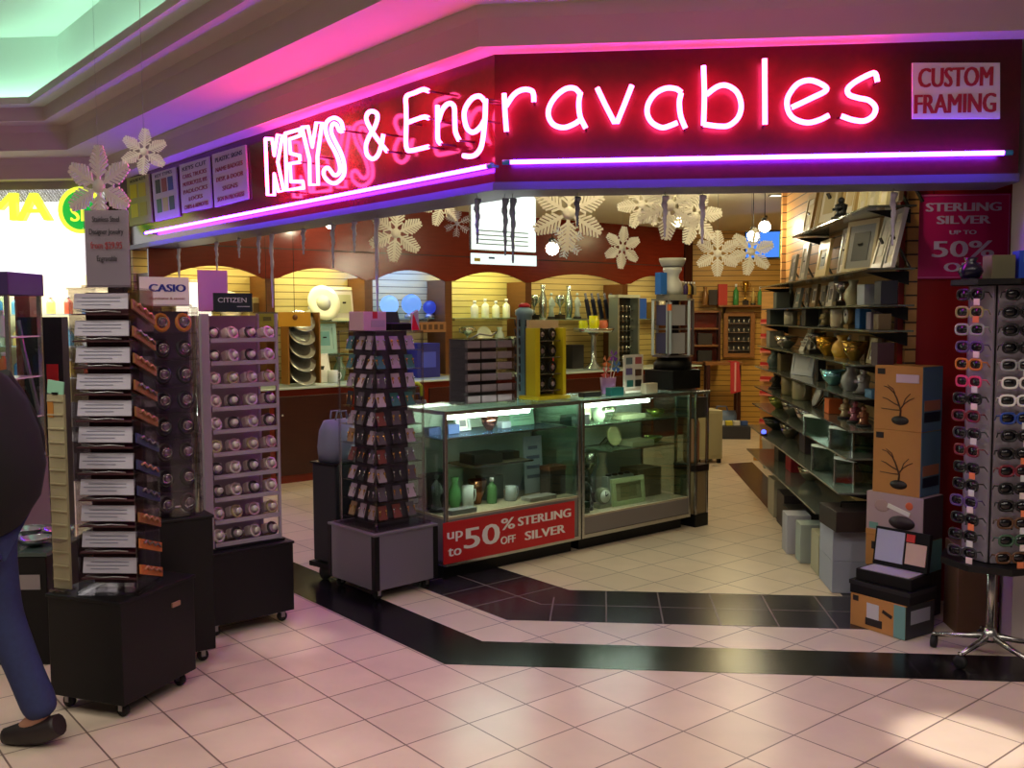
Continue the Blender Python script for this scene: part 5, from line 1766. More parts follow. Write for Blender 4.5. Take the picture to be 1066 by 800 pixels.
rzA = math.radians(-15)
exA, eyA = Vector((math.cos(rzA), math.sin(rzA), 0)), Vector((-math.sin(rzA), math.cos(rzA), 0))
CA = Vector((-1.938, 3.655, 0)) - exA * .1925 + eyA * .225
hA = .485
tA = cabinet('display_cabinet', 'black wheeled cabinet carrying the tower of white tray cards', CA, rzA, .385, .45, hA, black)
obj('door_pull', MB().box((.1955, .10, .40), (.008, .05, .02)), cm((150, 110, 90), .4), tA)
TA = CA + exA * .034 - eyA * .045 + Vector((0, 0, hA + .0135))
rzT = math.radians(3)
exT, eyT = Vector((math.cos(rzT), math.sin(rzT), 0)), Vector((-math.sin(rzT), math.cos(rzT), 0))
wA, dA, hTA = .25, .24, 1.25
t = thing('acrylic_tower', 'tall clear acrylic tower of slanted trays on black wheeled cabinet', 'display tower', TA, rzT)
obj('base_plate', MB().box((0, 0, .006), (wA + .012, dA + .012, .012)), acrylic, t)
for sx in (-1, 1):
    obj('side_wall', MB().box((sx * (wA / 2 - .002), 0, hTA / 2 + .012), (.004, dA, hTA)), acrylic, t)
obj('back_wall', MB().box((0, dA / 2 - .003, hTA / 2 + .012), (wA - .01, .005, hTA)), acrylic, t)
obj('core_panel', MB().box((0, -.005, hTA / 2 + .012), (wA - .03, .008, hTA - .02)), maroon, t)
obj('top_plate', MB().box((0, 0, hTA + .016), (wA + .01, dA + .01, .007)), acrylic, t)
pz = .1095
M20 = Matrix.Rotation(math.radians(-12), 3, 'X')
for k in range(11):
    z = hTA + .012 - .055 - k * pz
    p = TA + eyT * (-.062) + Vector((0, 0, z))
    g = thing('jewellery_tray', 'slanted tray with white printed card, %s on the acrylic tower front' % (ORD[k] if k < 10 else 'lowest'), 'tray', p, rzT, 'white card trays')
    obj('tray_floor', MB().box((0, .0, -.046), (wA - .014, .100, .006)), maroon, g)
    obj('white_card', MB().box(M20 @ Vector((0, -.035, .0)), (wA - .02, .006, .066), 0, 0, M20), card_w, g, .004)
    b = MB()
    for j, ww in enumerate((.16, .18, .12)):
        b.box(M20 @ Vector((-.01 * j, -.0395, .014 - .014 * j)), (ww, .0016, .003), 0, 0, M20)
    obj('printed_line', b, cm((130, 130, 150), .6), g)
    obj('chain', MB().tube([(-.09, -.062, -.030), (-.03, -.066, -.036), (.03, -.066, -.032), (.09, -.060, -.036)], .003, 5), steel, g)
scol = [brown_c, brown_c, brown_c, brown_c, brown_c, navy_c, navy_c, navy_c, brown_c, orange_c, orange_c]
scn = ['brown', 'brown', 'brown', 'brown', 'brown', 'navy', 'navy', 'navy', 'brown', 'orange', 'orange']
for k in range(11):
    z = hTA - .06 - k * pz
    p = TA + exT * (wA / 2 + .006) + eyT * (.0) + Vector((0, 0, z))
    g = thing('bracelet_card', '%s slanted bracelet card, %s on the tower side facing the neon store' % (scn[k], ORD[k] if k < 10 else 'lowest'), 'card', p, rzT)
    Mx = Matrix.Rotation(math.radians(24), 3, 'X')
    obj('backing', MB().slab([(0, -.115, .034), (0, .10, -.035), (0, .10, -.075), (0, -.115, -.006)], (.008, 0, 0)), scol[k], g)
    obj('bracelet', MB().tube([(.014, -.09 + .027 * j, .016 - .0105 * j * .9 + (.006 if j % 2 else -.006)) for j in range(7)], .005, 6), steel if k % 2 else cm((200, 150, 120), .3, .5), g)
# sign card on the tower
t = thing('sign_card', 'tall grey sign card about stainless steel jewelry on top of the acrylic tower', 'sign', TA - exT * .012 + Vector((0, 0, hTA + .0205)), rzT)
wS, hS = .185, .318
obj('card', MB().box((0, 0, hS / 2 + .004), (wS, .004, hS)), mat('grey_card', (206, 202, 212), .55), t)
obj('holder', MB().box((0, 0, .006), (wS + .02, .06, .012)).box((0, -.0055, hS / 2 + .004), (wS + .006, .003, hS + .004)), acrylic, t)
for s, z, m, wd in (('Stainless Steel', .88, txt_b, .62), ('Designer Jewelry', .72, txt_b, .78), ('from $29.95', .54, txt_r, .72), ('Engravable', .37, txt_b, .46)):
    lettering(s, (0, -.008, z * hS + .004), (1, 0, 0), .030 if m is txt_r else .024, m, t, width=wd * wS, off=.0008)
# cream earring panel standing on the same cabinet
t = thing('earring_stand', 'cream ribbed earring panel standing beside the acrylic tower', 'display panel', CA - exA * .160 - eyA * .170 + Vector((0, 0, hA + .0135)), rzA)
b = MB().box((0, 0, .42), (.088, .012, .82))
for k in range(14):
    b.box((0, -.008, .05 + .058 * k), (.083, .006, .006))
obj('ribbed_panel', b, cm((170, 160, 126), .5), t)
obj('foot', MB().box((0, 0, .006), (.080, .07, .012)), acrylic, t)
obj('lower_ledge', MB().box((0, -.03, .22), (.085, .04, .006)), acrylic, t)
obj('orange_mark', MB().box((-.025, -.0075, .77), (.03, .003, .07)), cm((180, 120, 50), .5), t)
top = CA - exA * .160 - eyA * .170 + Vector((0, 0, hA + .0135 + .831))
t = thing('price_card', 'mint green card tilted on top of the cream earring panel', 'card', top, rzA)
obj('card', MB().box((0, 0, .028), (.085, .006, .056), 0, 0, Matrix.Rotation(.12, 3, 'Y')), cm((150, 206, 176), .55), t)
obj('clip', MB().box((0, 0, .004), (.03, .02, .008)), black, t)

# watch tower with brand card
rzC = math.radians(40)
CC2 = Vector((-2.03, 4.375, 0))
cabinet('display_cabinet', 'taller black wheeled cabinet under the watch tower behind acrylic tower', CC2, rzC, .27, .27, .70, black)
Tw = CC2 + Vector((0, 0, .7135))
t = thing('watch_tower', 'curved clear watch tower behind the white card trays', 'display tower', Tw, rzC)
nT, pT = 8, .122
obj('back_wall', MB().box((0, .115, nT * pT / 2), (.25, .006, nT * pT)), acrylic, t)
obj('back_card', MB().box((0, .108, nT * pT / 2), (.23, .004, nT * pT - .03)), cm((70, 62, 76), .5), t)
arc = [(.125 * math.cos(a), -.115 * math.sin(a) - .0) for a in [PI * k / 12 for k in range(13)]]
for k in range(nT + 1):
    obj('curved_shelf', MB().prism([(x, y) for x, y in arc] + [(-.125, .11), (.125, .11)], k * pT, k * pT + .006), acrylic, t)
b = MB()
vs = [(x * 1.01, y * 1.01, 0) for x, y in arc] + [(x * 1.01, y * 1.01, nT * pT) for x, y in arc]
obj('curved_front', MB().add(vs, [(i, i + 1, 14 + i, 13 + i) for i in range(12)], 0, True), acrylic, t)
wcol = [((200, 130, 40), 'orange'), ((24, 22, 28), 'black'), ((28, 26, 34), 'black'), ((40, 34, 50), 'dark purple'), ((24, 22, 26), 'black'), ((50, 40, 40), 'dark brown'), ((26, 24, 30), 'black'), ((60, 50, 60), 'grey')]
eC, nC = Vector((math.cos(rzC), math.sin(rzC), 0)), Vector((math.sin(rzC), -math.cos(rzC), 0))
for k in range(nT):
    for j in (-1, 1):
        c, nm = wcol[k]
        p = Tw + eC * (.05 * j) + nC * .04 + Vector((0, 0, (nT - 1 - k) * pT + .0065))
        g = thing('wrist_watch', '%s strapped watch on its collar, %s tier of watch tower, %s' % (nm, ORD[k], 'beside the trays' if j < 0 else 'beside the silver rack'), 'watch', p, rzC, 'watches in the watch tower')
        col_ = obj('collar', MB().tube([(.030 * math.cos(a), .012 * math.sin(a), .048 + .036 * math.sin(a)) for a in [2 * PI * q / 12 for q in range(12)]], .010, 6, 0, True), cm(c, .4), g)
        obj('dial', MB().lathe([(.002, 0), (.019, 0), (.019, .007), (.002, .007)], (0, -.022, .052), 14, 0, Matrix.Rotation(PI / 2, 3, 'X')), cm((150, 130, 150), .2, .6), g)
        obj('bezel', MB().tube([(.020 * math.cos(a), -.029, .052 + .020 * math.sin(a)) for a in [2 * PI * q / 14 for q in range(14)]], .003, 5, 0, True), chrome, g)
t = thing('sign_card', 'white CASIO card with blue letters standing on the watch tower', 'sign', Tw + Vector((0, 0, nT * pT + .007)) - eC * .02, rzC)
obj('card', MB().box((0, 0, .07), (.225, .006, .135)), white, t)
obj('holder', MB().box((0, 0, .005), (.235, .05, .010)), acrylic, t)
lettering('CASIO', (.012, -.003, .085), (1, 0, 0), .036, cm((40, 50, 140), .5), t, bold=.003, width=.165, off=.001)
lettering('illuminator & atomic', (.012, -.003, .038), (1, 0, 0), .012, txt_r, t, width=.16, off=.001)

# silver rack on its black cabinet
F0 = Vector((-1.996, 4.65, 0))
rzB = PI / 4
LB = .475
CBm = F0 + DB * (LB / 2) + DL * .20
hB = .43
cabinet('display_cabinet', 'low black wheeled cabinet under the silver watch rack', CBm, rzB, LB, .40, hB, black)
TB = CBm + Vector((0, 0, hB + .0135)) + DB * -.01 - DL * .03
silver_p = mat('rack_silver', (150, 142, 148), .4)
pinkish = mat('cushion_pink', (196, 176, 176), .5)
t = thing('silver_rack', 'silver framed ten tier watch rack on low black cabinet', 'display rack', TB, rzB)
wR, dR, hR = .42, .24, 1.22
obj('foot_plate', MB().box((0, 0, .006), (wR + .02, dR + .02, .012)), black, t)
obj('front_post', MB().box((-wR / 2 + .02, -dR / 2 + .01, hR / 2), (.045, .03, hR)), silver_p, t, .004)
for sx, sy in ((1, -1), (1, 1), (-1, 1)):
    obj('thin_post', MB().box((sx * (wR / 2 - .008), sy * (dR / 2 - .008), hR / 2), (.014, .014, hR)), silver_p, t)
obj('back_panel', MB().box((0, dR / 2 - .006, hR / 2 + .01), (wR - .03, .006, hR - .04)), cm((150, 130, 138), .5), t)
obj('top_plate', MB().box((0, 0, hR + .004), (wR, dR, .008)), acrylic, t)
random.seed(5)
pB = .1175
for k in range(10):
    z = .018 + k * pB
    sh = obj('tier', MB().box((.015, -.01, z), (wR - .05, dR - .03, .008)), acrylic, t)
    obj('tier_lip', MB().box((.02, -dR / 2 + .006, z + .008), (wR - .06, .010, .022)), silver_p, sh)
for k in range(10):
    z = .018 + k * pB + .005
    for j in range(4):
        x = -.135 + .10 * j + .012
        p = TB + DB * x - DL * .055 + Vector((0, 0, z))
        cc = [(206, 190, 186), (176, 160, 120), (60, 52, 56), (190, 150, 160)][(k * 3 + j * 2 + (k // 3)) % 4]
        nm = ['silver', 'gold', 'dark', 'rosy'][(k * 3 + j * 2 + (k // 3)) % 4]
        g = thing('bangle_watch', '%s bangle watch, tier %s of silver rack from top, %s from its thick post' % (nm, ORD[9 - k].replace('topmost', 'first'), ['first', 'second', 'third', 'fourth'][j]), 'watch', p, rzB + random.uniform(-.2, .2), 'bangle watches in the silver rack')
        obj('cushion', MB().box((0, .02, .037), (.07, .05, .052), 0, 0, Matrix.Rotation(-.35, 3, 'X')), pinkish, g, .008)
        obj('band', MB().tube([(.027 * math.cos(a), -.012 + .014 * math.sin(a), .040 + .028 * math.sin(a)) for a in [2 * PI * q / 12 for q in range(12)]], .0075, 6, 0, True), cm(cc, .4, .3), g)
        obj('dial', MB().lathe([(.002, 0), (.017, 0), (.017, .007), (.002, .007)], (0, -.030, .046), 14, 0, Matrix.Rotation(PI / 2, 3, 'X')), cm((226, 220, 210), .35, .3), g)
# cards on top of the silver rack
t = thing('sign_card', 'dark green CITIZEN card on top of the silver rack', 'sign', TB + DB * -.02 - DL * .08 + Vector((0, 0, hR + .009)), rzB)
obj('card', MB().box((0, 0, .05), (.21, .008, .095)), cm((22, 44, 40), .4), t)
obj('foot', MB().box((0, .01, .004), (.21, .03, .008)), cm((22, 44, 40), .4), t)
lettering('CITIZEN', (-.005, -.005, .06), (1, 0, 0), .026, cm((196, 206, 200), .5), t, width=.155, off=.001)
obj('thin_rule', MB().box((.055, -.005, .028), (.07, .002, .004)), cm((196, 206, 200), .5), t)
t = thing('price_card', 'plain lilac pink card standing behind the dark green card', 'card', TB + DB * -.085 + DL * .02 + Vector((0, 0, hR + .009)), rzB)
obj('card', MB().box((0, 0, .11), (.16, .005, .215)), cm((196, 140, 200), .55), t)
obj('foot', MB().box((0, 0, .004), (.12, .04, .008)), acrylic, t)
# plastic bag hanging off the rack side
g = good('bag', .24, .26, (112, 116, 140), 'slate blue plastic bag sitting on the black carrier cart', Vector((-1.66, 5.92, .74)), PI / 4 + .2, d=.20)

# grey cabinet with pegboard tower of mauve cards
rzG = math.radians(48)
exG, eyG = Vector((math.cos(rzG), math.sin(rzG), 0)), Vector((-math.sin(rzG), math.cos(rzG), 0))
hG = .385
CG = Vector((-1.30, 5.345, 0)) + exG * .225 + eyG * .245
grey_lam = mat('grey_laminate', (112, 104, 116), .45)
cabinet('display_cabinet', 'grey laminate wheeled cabinet with black corner trim beside show case', CG, rzG, .45, .49, hG, grey_lam, black, grey_lam)
TG = CG + Vector((0, 0, hG + .0135))
t = thing('jewellery_tower', 'square acrylic tower of mauve jewellery cards on the grey cabinet', 'display tower', TG, rzG)
wG, dG, hT = .36, .38, 1.16
obj('base_plate', MB().box((0, 0, .008), (wG + .05, dG + .05, .016)), acrylic, t)
obj('core', MB().box((0, 0, hT / 2), (.22, .24, hT)), cm((70, 62, 72), .5), t)
obj('top_plate', MB().box((0, 0, hT), (wG, dG, .010)), acrylic, t)
for sx in (-1, 1):
    for sy in (-1, 1):
        obj('corner_post', MB().box((sx * (wG / 2 - .006), sy * (dG / 2 - .006), hT / 2), (.012, .012, hT)), acrylic, t)
random.seed(11)
cards = [((170, 150, 168), 'mauve'), ((156, 138, 152), 'dusky mauve'), ((40, 34, 44), 'black'), ((186, 168, 180), 'pale mauve'), ((120, 60, 56), 'rust red'), ((90, 80, 92), 'charcoal'), ((60, 110, 110), 'teal'), ((150, 120, 90), 'tan')]
for f in range(2):
    for k in range(10):
        z = .05 + k * .111
        obj('tier', MB().box(((0, -dG / 2 + .045, z) if f == 0 else (-wG / 2 + .045, 0, z)), ((wG - .03, .08, .005) if f == 0 else (.08, dG - .03, .005))), acrylic, t)
        for j in range(3):
            c, nm = cards[random.choice([0, 0, 1, 1, 3, 3, 2, 4, 5, 5, 6, 7])] if k < 8 else cards[random.choice([0, 3, 6, 1])]
            if j == 1 and 2 <= k <= 4: c, nm = cards[2]
            u = -.105 + .105 * j
            if f == 0:
                p = TG + exG * u - eyG * (dG / 2 - .026) + Vector((0, 0, z + .0045)); rz = rzG
            else:
                p = TG - exG * (wG / 2 - .026) - eyG * u + Vector((0, 0, z + .0045)); rz = rzG - PI / 2
            g = thing('earring_card', '%s earring card, %s tier of jewellery tower, %s on %s side' % (nm, ORD[9 - k], ['first', 'second', 'third'][j], 'show case' if f == 0 else 'silver rack'), 'card', p, rz, 'cards on the jewellery tower')
            tl = random.uniform(-.45, -.15)
            M = Matrix.Rotation(tl, 3, 'X')
            obj('backing', MB().box(M @ Vector((0, 0, .042)), (.058, .005, .082), 0, 0, M), cm(c, .55), g)
            for s in (-1, 1):
                q = MB().ball(M @ Vector((s * .022, -.006, .052)), .008, 8, 6)
                q.tube([M @ Vector((s * .022, -.006, .046)), M @ Vector((s * .024, -.007, .022))], .003, 5)
                obj('earring', q, chrome if (k + j) % 2 else cm((196, 150, 90), .25, .8), g)
# on top of the jewellery tower
zz = Vector((0, 0, hT + .0055))
t = thing('gift_box', 'pale pink box with red tab on top of the jewellery tower', 'box', TG - exG * .10 - eyG * .02 + zz, rzG - .1)
obj('carton', MB().box((0, 0, .055), (.15, .18, .11)), cm((196, 156, 168), .5), t, .003)
obj('red_tab', MB().box((.0, -.0915, .09), (.03, .003, .04)), cm((190, 40, 60), .5), t)
obj('label', MB().box((.02, -.0915, .04), (.09, .003, .04)), cm((170, 150, 160), .5), t)
t = thing('jewel_case', 'open black velvet case lined purple on top of the jewellery tower', 'jewel case', TG + exG * .06 - eyG * .08 + zz, rzG)
obj('tray', MB().box((0, 0, .02), (.15, .12, .04)), black, t, .003)
obj('lining', MB().box((0, -.0, .041), (.13, .10, .004)), cm((90, 40, 130), .6), t)
obj('lid', MB().box((0, .075, .065), (.15, .012, .09), 0, 0, Matrix.Rotation(-.3, 3, 'X')), cm((30, 24, 36), .4), t)
t = thing('crystal_ornament', 'small red and clear glass ornament at the tower corner', 'ornament', TG + exG * .150 - eyG * .155 + zz, rzG)
obj('glass_wing', MB().slab([(-.02, 0, 0), (.03, 0, 0), (.02, 0, .12), (-.02, 0, .10)], (0, .02, 0)), cm((190, 180, 190), .15), t)
obj('red_wing', MB().slab([(-.03, -.012, .0), (.02, -.012, 0), (-.02, -.012, .09)], (0, .010, 0)), cm((220, 40, 70), .25, 0), t)

# service corner between the racks: dark counter, crates, folded cloths
t = thing('service_counter', 'black service counter with wooden edged top between the racks', 'counter', (-1.42, 6.72, 0), PI / 4)
obj('carcass', MB().box((0, 0, .385), (.62, .40, .77)), black, t, .004)
obj('worktop', MB().box((0, -.01, .783), (.66, .46, .026)), cm((120, 80, 48), .35), t, .004)
obj('drawer_line', MB().box((0, -.203, .48), (.60, .006, .008)), cm((70, 70, 76), .3), t)
for k in range(2):
    d_ = obj('door', MB().box((-.155 + .31 * k, -.204, .24), (.295, .012, .42)), cm((22, 20, 24), .4), t)
    obj('knob', MB().ball((-.03 + .06 * k, -.216, .36), .012, 10, 6), chrome, d_)
pS = Vector((-1.42, 6.72, .797))
for k in range(2):
    t = thing('storage_crate', ('lower charcoal crate on the service counter', 'upper charcoal crate under the yellow strap')[k], 'crate', pS - DB * .13 + Vector((0, 0, .181 * k)), PI / 4)
    obj('crate_body', MB().box((0, 0, .082), (.30, .28, .165)), cm((52, 50, 56), .5), t, .006)
    obj('lid', MB().box((0, 0, .172), (.31, .29, .016)), cm((38, 36, 42), .5), t, .003)
t = thing('strap', 'yellow green webbing strap draped over the upper crate', 'strap', pS - DB * .13 + Vector((0, 0, .3625)), PI / 4)
b = MB().tube([(-.10, -.05, .014), (-.02, -.10, .020), (.06, -.09, .017), (.13, -.12, .017), (.16, -.150, .018), (.18, -.166, .0), (.182, -.168, -.07)], .012, 8)
obj('webbing', b, cm((170, 176, 40), .6), t)
obj('buckle', MB().box((-.11, -.05, .010), (.04, .05, .016)), cm((190, 186, 190), .4), t, .003)
g = good('bag', .18, .24, (46, 34, 90), 'purple velvet pouch on the service counter by jewellery tower', pS + DB * .16 + DL * .06, PI / 4)
g = good('bag', .16, .15, (120, 112, 150), 'lilac crumpled pouch in front of the purple pouch', pS + DB * .20 - DL * .12, PI / 4)
t = thing('carrier_cart', 'black carrier cart with thin steel handle beside the silver rack', 'cart', (-1.66, 5.92, 0), PI / 4 + .2)
obj('deck', MB().box((0, 0, .09), (.30, .26, .03)), black, t)
obj('body_box', MB().box((0, 0, .42), (.26, .22, .62)), cm((28, 28, 36), .6), t, .01)
obj('lid_board', MB().box((0, 0, .734), (.28, .24, .010)), black, t)
obj('handle', MB().tube([(.15, -.13, .10), (.15, -.13, .72)], .010, 8), steel, t)
for sx in (-1, 1):
    obj('wheel', MB().lathe([(.01, -.012), (.045, -.012), (.047, 0), (.045, .012), (.01, .012)], (sx * .13, 0, .0465), 16, 0, Matrix.Rotation(PI / 2, 3, 'Y')), black_rubber, t)
obj('side_bag', MB().ball((.10, -.135, .30), .11, 14, 8, 0, (.9, .35, 1.6)), cm((44, 46, 62), .7), t)

# ------------------------------------------------------------------ snowflakes, icicles and what hangs from the shop ceiling
flake_mats = {'white': mat('flake_white', (244, 240, 224), .6), 'glitter': mat('flake_glitter', (214, 214, 220), .35)}
FM = {}


def flake_mesh(kind):
    b = MB()
    for a in range(6):
        R = Matrix.Rotation(PI / 3 * a, 3, 'Y')
        b.box(R @ Vector((0, 0, .5)), (.09, .05, 1.0), 0, 0, R)
        for k in range(7 if kind == 'white' else 4):
            z = .24 + .105 * k if kind == 'white' else .36 + .17 * k
            l = (.40 - .038 * k) if k > 1 else (.26 + .07 * k)
            for s in (-1, 1):
                T = R @ Matrix.Translation(Vector((0, 0, z))).to_3x3() @ Matrix.Rotation(s * math.radians(52), 3, 'Y')
                b.box(R @ Vector((0, 0, z)) + T @ Vector((0, 0, l / 2)), (.058, .045, l), 0, 0, T)
    b.lathe([(.02, -.03), (.17, -.03), (.17, .03), (.02, .03)], (0, 0, 0), 12, 0, Matrix.Rotation(PI / 2, 3, 'X'))
    return b.mesh('flake_body', flake_mats[kind])


thread_m = mat('thread', (150, 150, 150), .6)


def flake(x, y, rpx, depth, zt, label, kind='white', rz=0.0, spin=0.0, group=None):
    p = EYE + ray(x, y) * depth
    if zt is None:
        q = min(QL - ML.dot(p), 99)
        q = min(q, FY - p.y) if False else q
        zt = 3.16 if q < .56 else 3.38 if q < .77 else 3.56 if q < .90 else 4.15
    r = rpx / FPX * depth
    t = thing('snowflake_ornament', label, 'snowflake', p, rz, group)
    if kind not in FM: FM[kind] = flake_mesh(kind)
    o = obj('flake_body', FM[kind], None, t)
    o.scale = (r, r, r)
    o.rotation_euler = (0, spin, 0)
    if zt > p.z + r * .5:
        obj('thread', MB().tube([(0, 0, r * .9), (0, 0, zt - p.z)], .0012, 4), thread_m, t)
    return t


def depth_plane(x, y, n, c):
    return (onp(x, y, n, c) - EYE).dot(FW)


flake(150, 158, 24, 4.5, None, 'white feathery snowflake hanging before the list boards', spin=.08, rz=.3)
flake(103, 194, 42, 6.6, None, 'largest lilac lit snowflake hanging above the stainless steel sign card', spin=.02, rz=-.2)
ZCL = 2.85
for x, y, r, Y, lb, kd, sp_, rz in (
    (412, 243, 30, 6.9, 'cream snowflake hanging over the jewellery tower', 'white', .1, .45),
    (460, 212, 24, 6.6, 'yellowish snowflake half hidden by the sign band bend', 'white', .3, .2),
    (476, 233, 13, 6.0, 'small glittery white snowflake beside hanging light panel', 'glitter', .1, .1),
    (592, 222, 40, 5.75, 'big yellow lit snowflake under the letter a', 'white', .05, .0),
    (590, 250, 18, 6.6, 'small bluish snowflake below the big yellow lit snowflake', 'glitter', .2, .4),
    (648, 258, 22, 6.4, 'lone pale blue snowflake before the red wood valance', 'white', .1, .5),
    (668, 213, 26, 6.1, 'pale green snowflake at the near end of the flake cluster', 'white', .4, .2),
    (697, 214, 36, 5.6, 'biggest snowflake of the cluster, near the sign band', 'white', .1, .1),
    (724, 226, 30, 6.0, 'second snowflake of the cluster overlapping the biggest', 'white', .35, .3),
    (747, 264, 24, 6.3, 'lowest snowflake of the cluster', 'white', .0, .1),
    (782, 262, 25, 6.7, 'farthest snowflake of the cluster beside the blue screen', 'white', .2, .2)):
    dpt = depth_plane(x, y, Vector((0, 1, 0)), Y)
    flake(x, y, r, dpt, ZCL, lb, kd, rz, sp_, None)
IM = None
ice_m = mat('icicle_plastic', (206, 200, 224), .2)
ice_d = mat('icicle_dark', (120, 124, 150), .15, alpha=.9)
ICE = [(187, 262, 300), (226, 250, 282), (249, 244, 266), (270, 238, 282), (284, 236, 318), (316, 232, 262), (347, 230, 276), (369, 226, 260), (393, 215, 322)]
nmo = ['first', 'second', 'third', 'fourth', 'fifth', 'sixth', 'seventh', 'eighth', 'ninth']


def icicle(p0, ln, label, m, r=.017, grp='icicles'):
    t = thing('icicle_ornament', label, 'icicle', p0, 0, grp)
    pts, rr = [], []
    n = 22
    for k in range(n):
        f = k / (n - 1)
        a = f * 16
        pts.append((.004 * math.cos(a) * (1 - f), .004 * math.sin(a) * (1 - f), -.02 - f * ln))
        rr.append(r * (1 - .72 * f) * (1 + .18 * math.sin(a * 2.2)))
    obj('icicle_body', MB().tube(pts, rr, 8), m, t)
    obj('loop', MB().tube([(0, 0, 0), (0, 0, -.025)], .002, 5), thread_m, t)


for k, (x, y0, y1) in enumerate(ICE):
    P0, P1 = onp(x, y0, ML, QL + .14), onp(x, y1, ML, QL + .14)
    P0 = Vector((P1.x, P1.y, 2.285))
    icicle(P0, 2.285 - P1.z, '%s twisted icicle under the slanted sign band, counted from far end' % nmo[k], ice_m)
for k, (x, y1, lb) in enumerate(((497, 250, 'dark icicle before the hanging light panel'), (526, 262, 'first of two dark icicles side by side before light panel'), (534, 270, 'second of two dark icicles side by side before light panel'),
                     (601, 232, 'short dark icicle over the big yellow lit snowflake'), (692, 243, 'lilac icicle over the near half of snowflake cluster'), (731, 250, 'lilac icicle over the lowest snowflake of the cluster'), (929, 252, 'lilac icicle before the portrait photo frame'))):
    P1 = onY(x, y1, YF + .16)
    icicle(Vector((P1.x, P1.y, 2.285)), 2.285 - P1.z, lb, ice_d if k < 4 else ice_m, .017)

# light panel
pc = onp(524, 230, NB, CC - .45)
c0 = onp(490, 196, NB, CC - .45); c1 = onp(558, 262, NB, CC - .45)
u0, u1 = c0.dot(DB), c1.dot(DB)
t = thing('lit_sign', 'hanging glowing white panel sign with separate strip below', 'light panel', BW((u0 + u1) / 2, CC - .45, 0), PI / 4)
zt_, zb_ = onp(524, 192, NB, CC - .45).z, onp(524, 262, NB, CC - .45).z
ww = u1 - u0
obj('frame', MB().box((0, .012, (zt_ + zb_) / 2), (ww, .02, zt_ - zb_)), chrome, t)
obj('lit_sheet', MB().box((0, -.001, (zt_ + zb_) / 2), (ww - .012, .006, zt_ - zb_ - .012)), emis('lit_sheet', (.9, 1.0, .94), 1.35), t)
b = MB()
for k in range(4):
    b.box((-.02, -.0055, zb_ + .045 + .03 * k), (ww * .8, .002, .008))
obj('printed_line', b, cm((150, 180, 172), .5), t)
zs0, zs1 = onp(524, 276, NB, CC - .45).z, onp(524, 265, NB, CC - .45).z
obj('strip', MB().box((0, .0, (zs0 + zs1) / 2), (ww, .012, zs1 - zs0)), emis('lit_strip', (.88, 1.0, .95), 1.1), t)
obj('strip_mark', MB().box((-.12, -.0075, (zs0 + zs1) / 2 + .008), (.05, .002, .012)), cm((40, 60, 120), .5), t)
obj('yellow_mark', MB().box((-ww * .42, -.0075, (zs0 + zs1) / 2 - .008), (.05, .002, .022)), cm((220, 206, 90), .5), t)
for s in (-1, 1):
    obj('wire', MB().tube([(s * ww * .45, .01, zs0), (s * ww * .45, .02, ZCL)], .002, 5), black, t)
area('light_panel_glow', BW((u0 + u1) / 2, CC - .40, (zt_ + zb_) / 2), .5, 3.0, (.85, 1, .92), BW((u0 + u1) / 2, CC + .6, (zt_ + zb_) / 2 - .1))

# pendant lamps and ceiling lights
bulb_m = emis('bulb', (1, .90, .62), 110)
for x, y, dp, r, lb in ((575, 259, 9.4, .062, 'round glowing pendant bulb before the red wood valance'), (705, 231, 9.6, .05, 'small glowing pendant bulb inside the snowflake cluster'),
                        (343, 233, 9.6, .045, 'small glowing pendant bulb under the slanted sign band'), (784, 246, 9.0, .052, 'lower bright pendant bulb by the blue screen'), (796, 236, 8.9, .052, 'upper bright pendant bulb by the blue screen')):
    p = EYE + ray(x, y) * dp
    t = thing('pendant_lamp', lb, 'lamp', p)
    obj('bulb', MB().ball((0, 0, 0), r, 16, 10), bulb_m, t)
    obj('socket', MB().lathe([(r * .5, r * .8), (r * .55, r * 1.5), (r * .2, r * 1.7)], seg=14), black, t)
    obj('cable', MB().tube([(0, 0, r * 1.6), (0, 0, ZCL - p.z)], .004, 6), black, t)
for k, (x, y) in enumerate(((808, 204), (806, 195), (640, 200))):
    p = onz(x, y, ZCL - .012)
    t = thing('ceiling_downlight', ['flush ceiling downlight above the pendant bulbs', 'nearer flush ceiling downlight close to the sign band', 'flush ceiling downlight above the flake cluster'][k], 'ceiling light', p)
    obj('ring', MB().tube([(.07 * math.cos(a), .07 * math.sin(a), .004) for a in [2 * PI * q / 18 for q in range(18)]], .008, 6, 0, True), chrome, t)
    obj('lens', MB().lathe([(.002, 0), (.066, 0), (.066, .008), (.002, .008)], seg=18), emis('downlight_lens', (1, .9, .66), 3), t)

# ------------------------------------------------------------------ far end of the shop
YB = 14.27


def bk(x, y, Y=YB):
    return onY(x, y, Y)


t = thing('television', 'blue glowing screen mounted high in the far corner', 'television', EYE + ray(794, 255) * 11.6, -.35)
obj('housing', MB().box((0, .03, 0), (.44, .06, .34)), black, t, .004)
obj('screen', MB().box((0, -.003, 0), (.40, .006, .30)), emis('blue_screen', (.05, .26, 1), 1.0), t)
obj('green_stripe', MB().box((.21, -.007, -.02), (.03, .004, .28)), emis('green_screen', (.2, .6, .15), .5), t)
obj('bracket', MB().tube([(0, .05, 0), (0, .20, .10), (0, .20, ZCL - t.location.z)], .012, 6), black, t)
t = thing('high_shelf', 'long wooden shelf along the far wall under the snowflakes', 'shelf', (2.12, 14.12, bk(760, 318).z), 0)
obj('shelf_board', MB().box((0, 0, -.012), (.98, .26, .024)), wood_mat('shelf_wood', (130, 84, 40), .4), t)
for s in (-1, 1):
    obj('bracket', MB().slab([(s * .4, .12, -.024), (s * .4, .12, -.18), (s * .4, -.10, -.03)], (.02, 0, 0)), black, t)
zh = bk(760, 318).z + .001
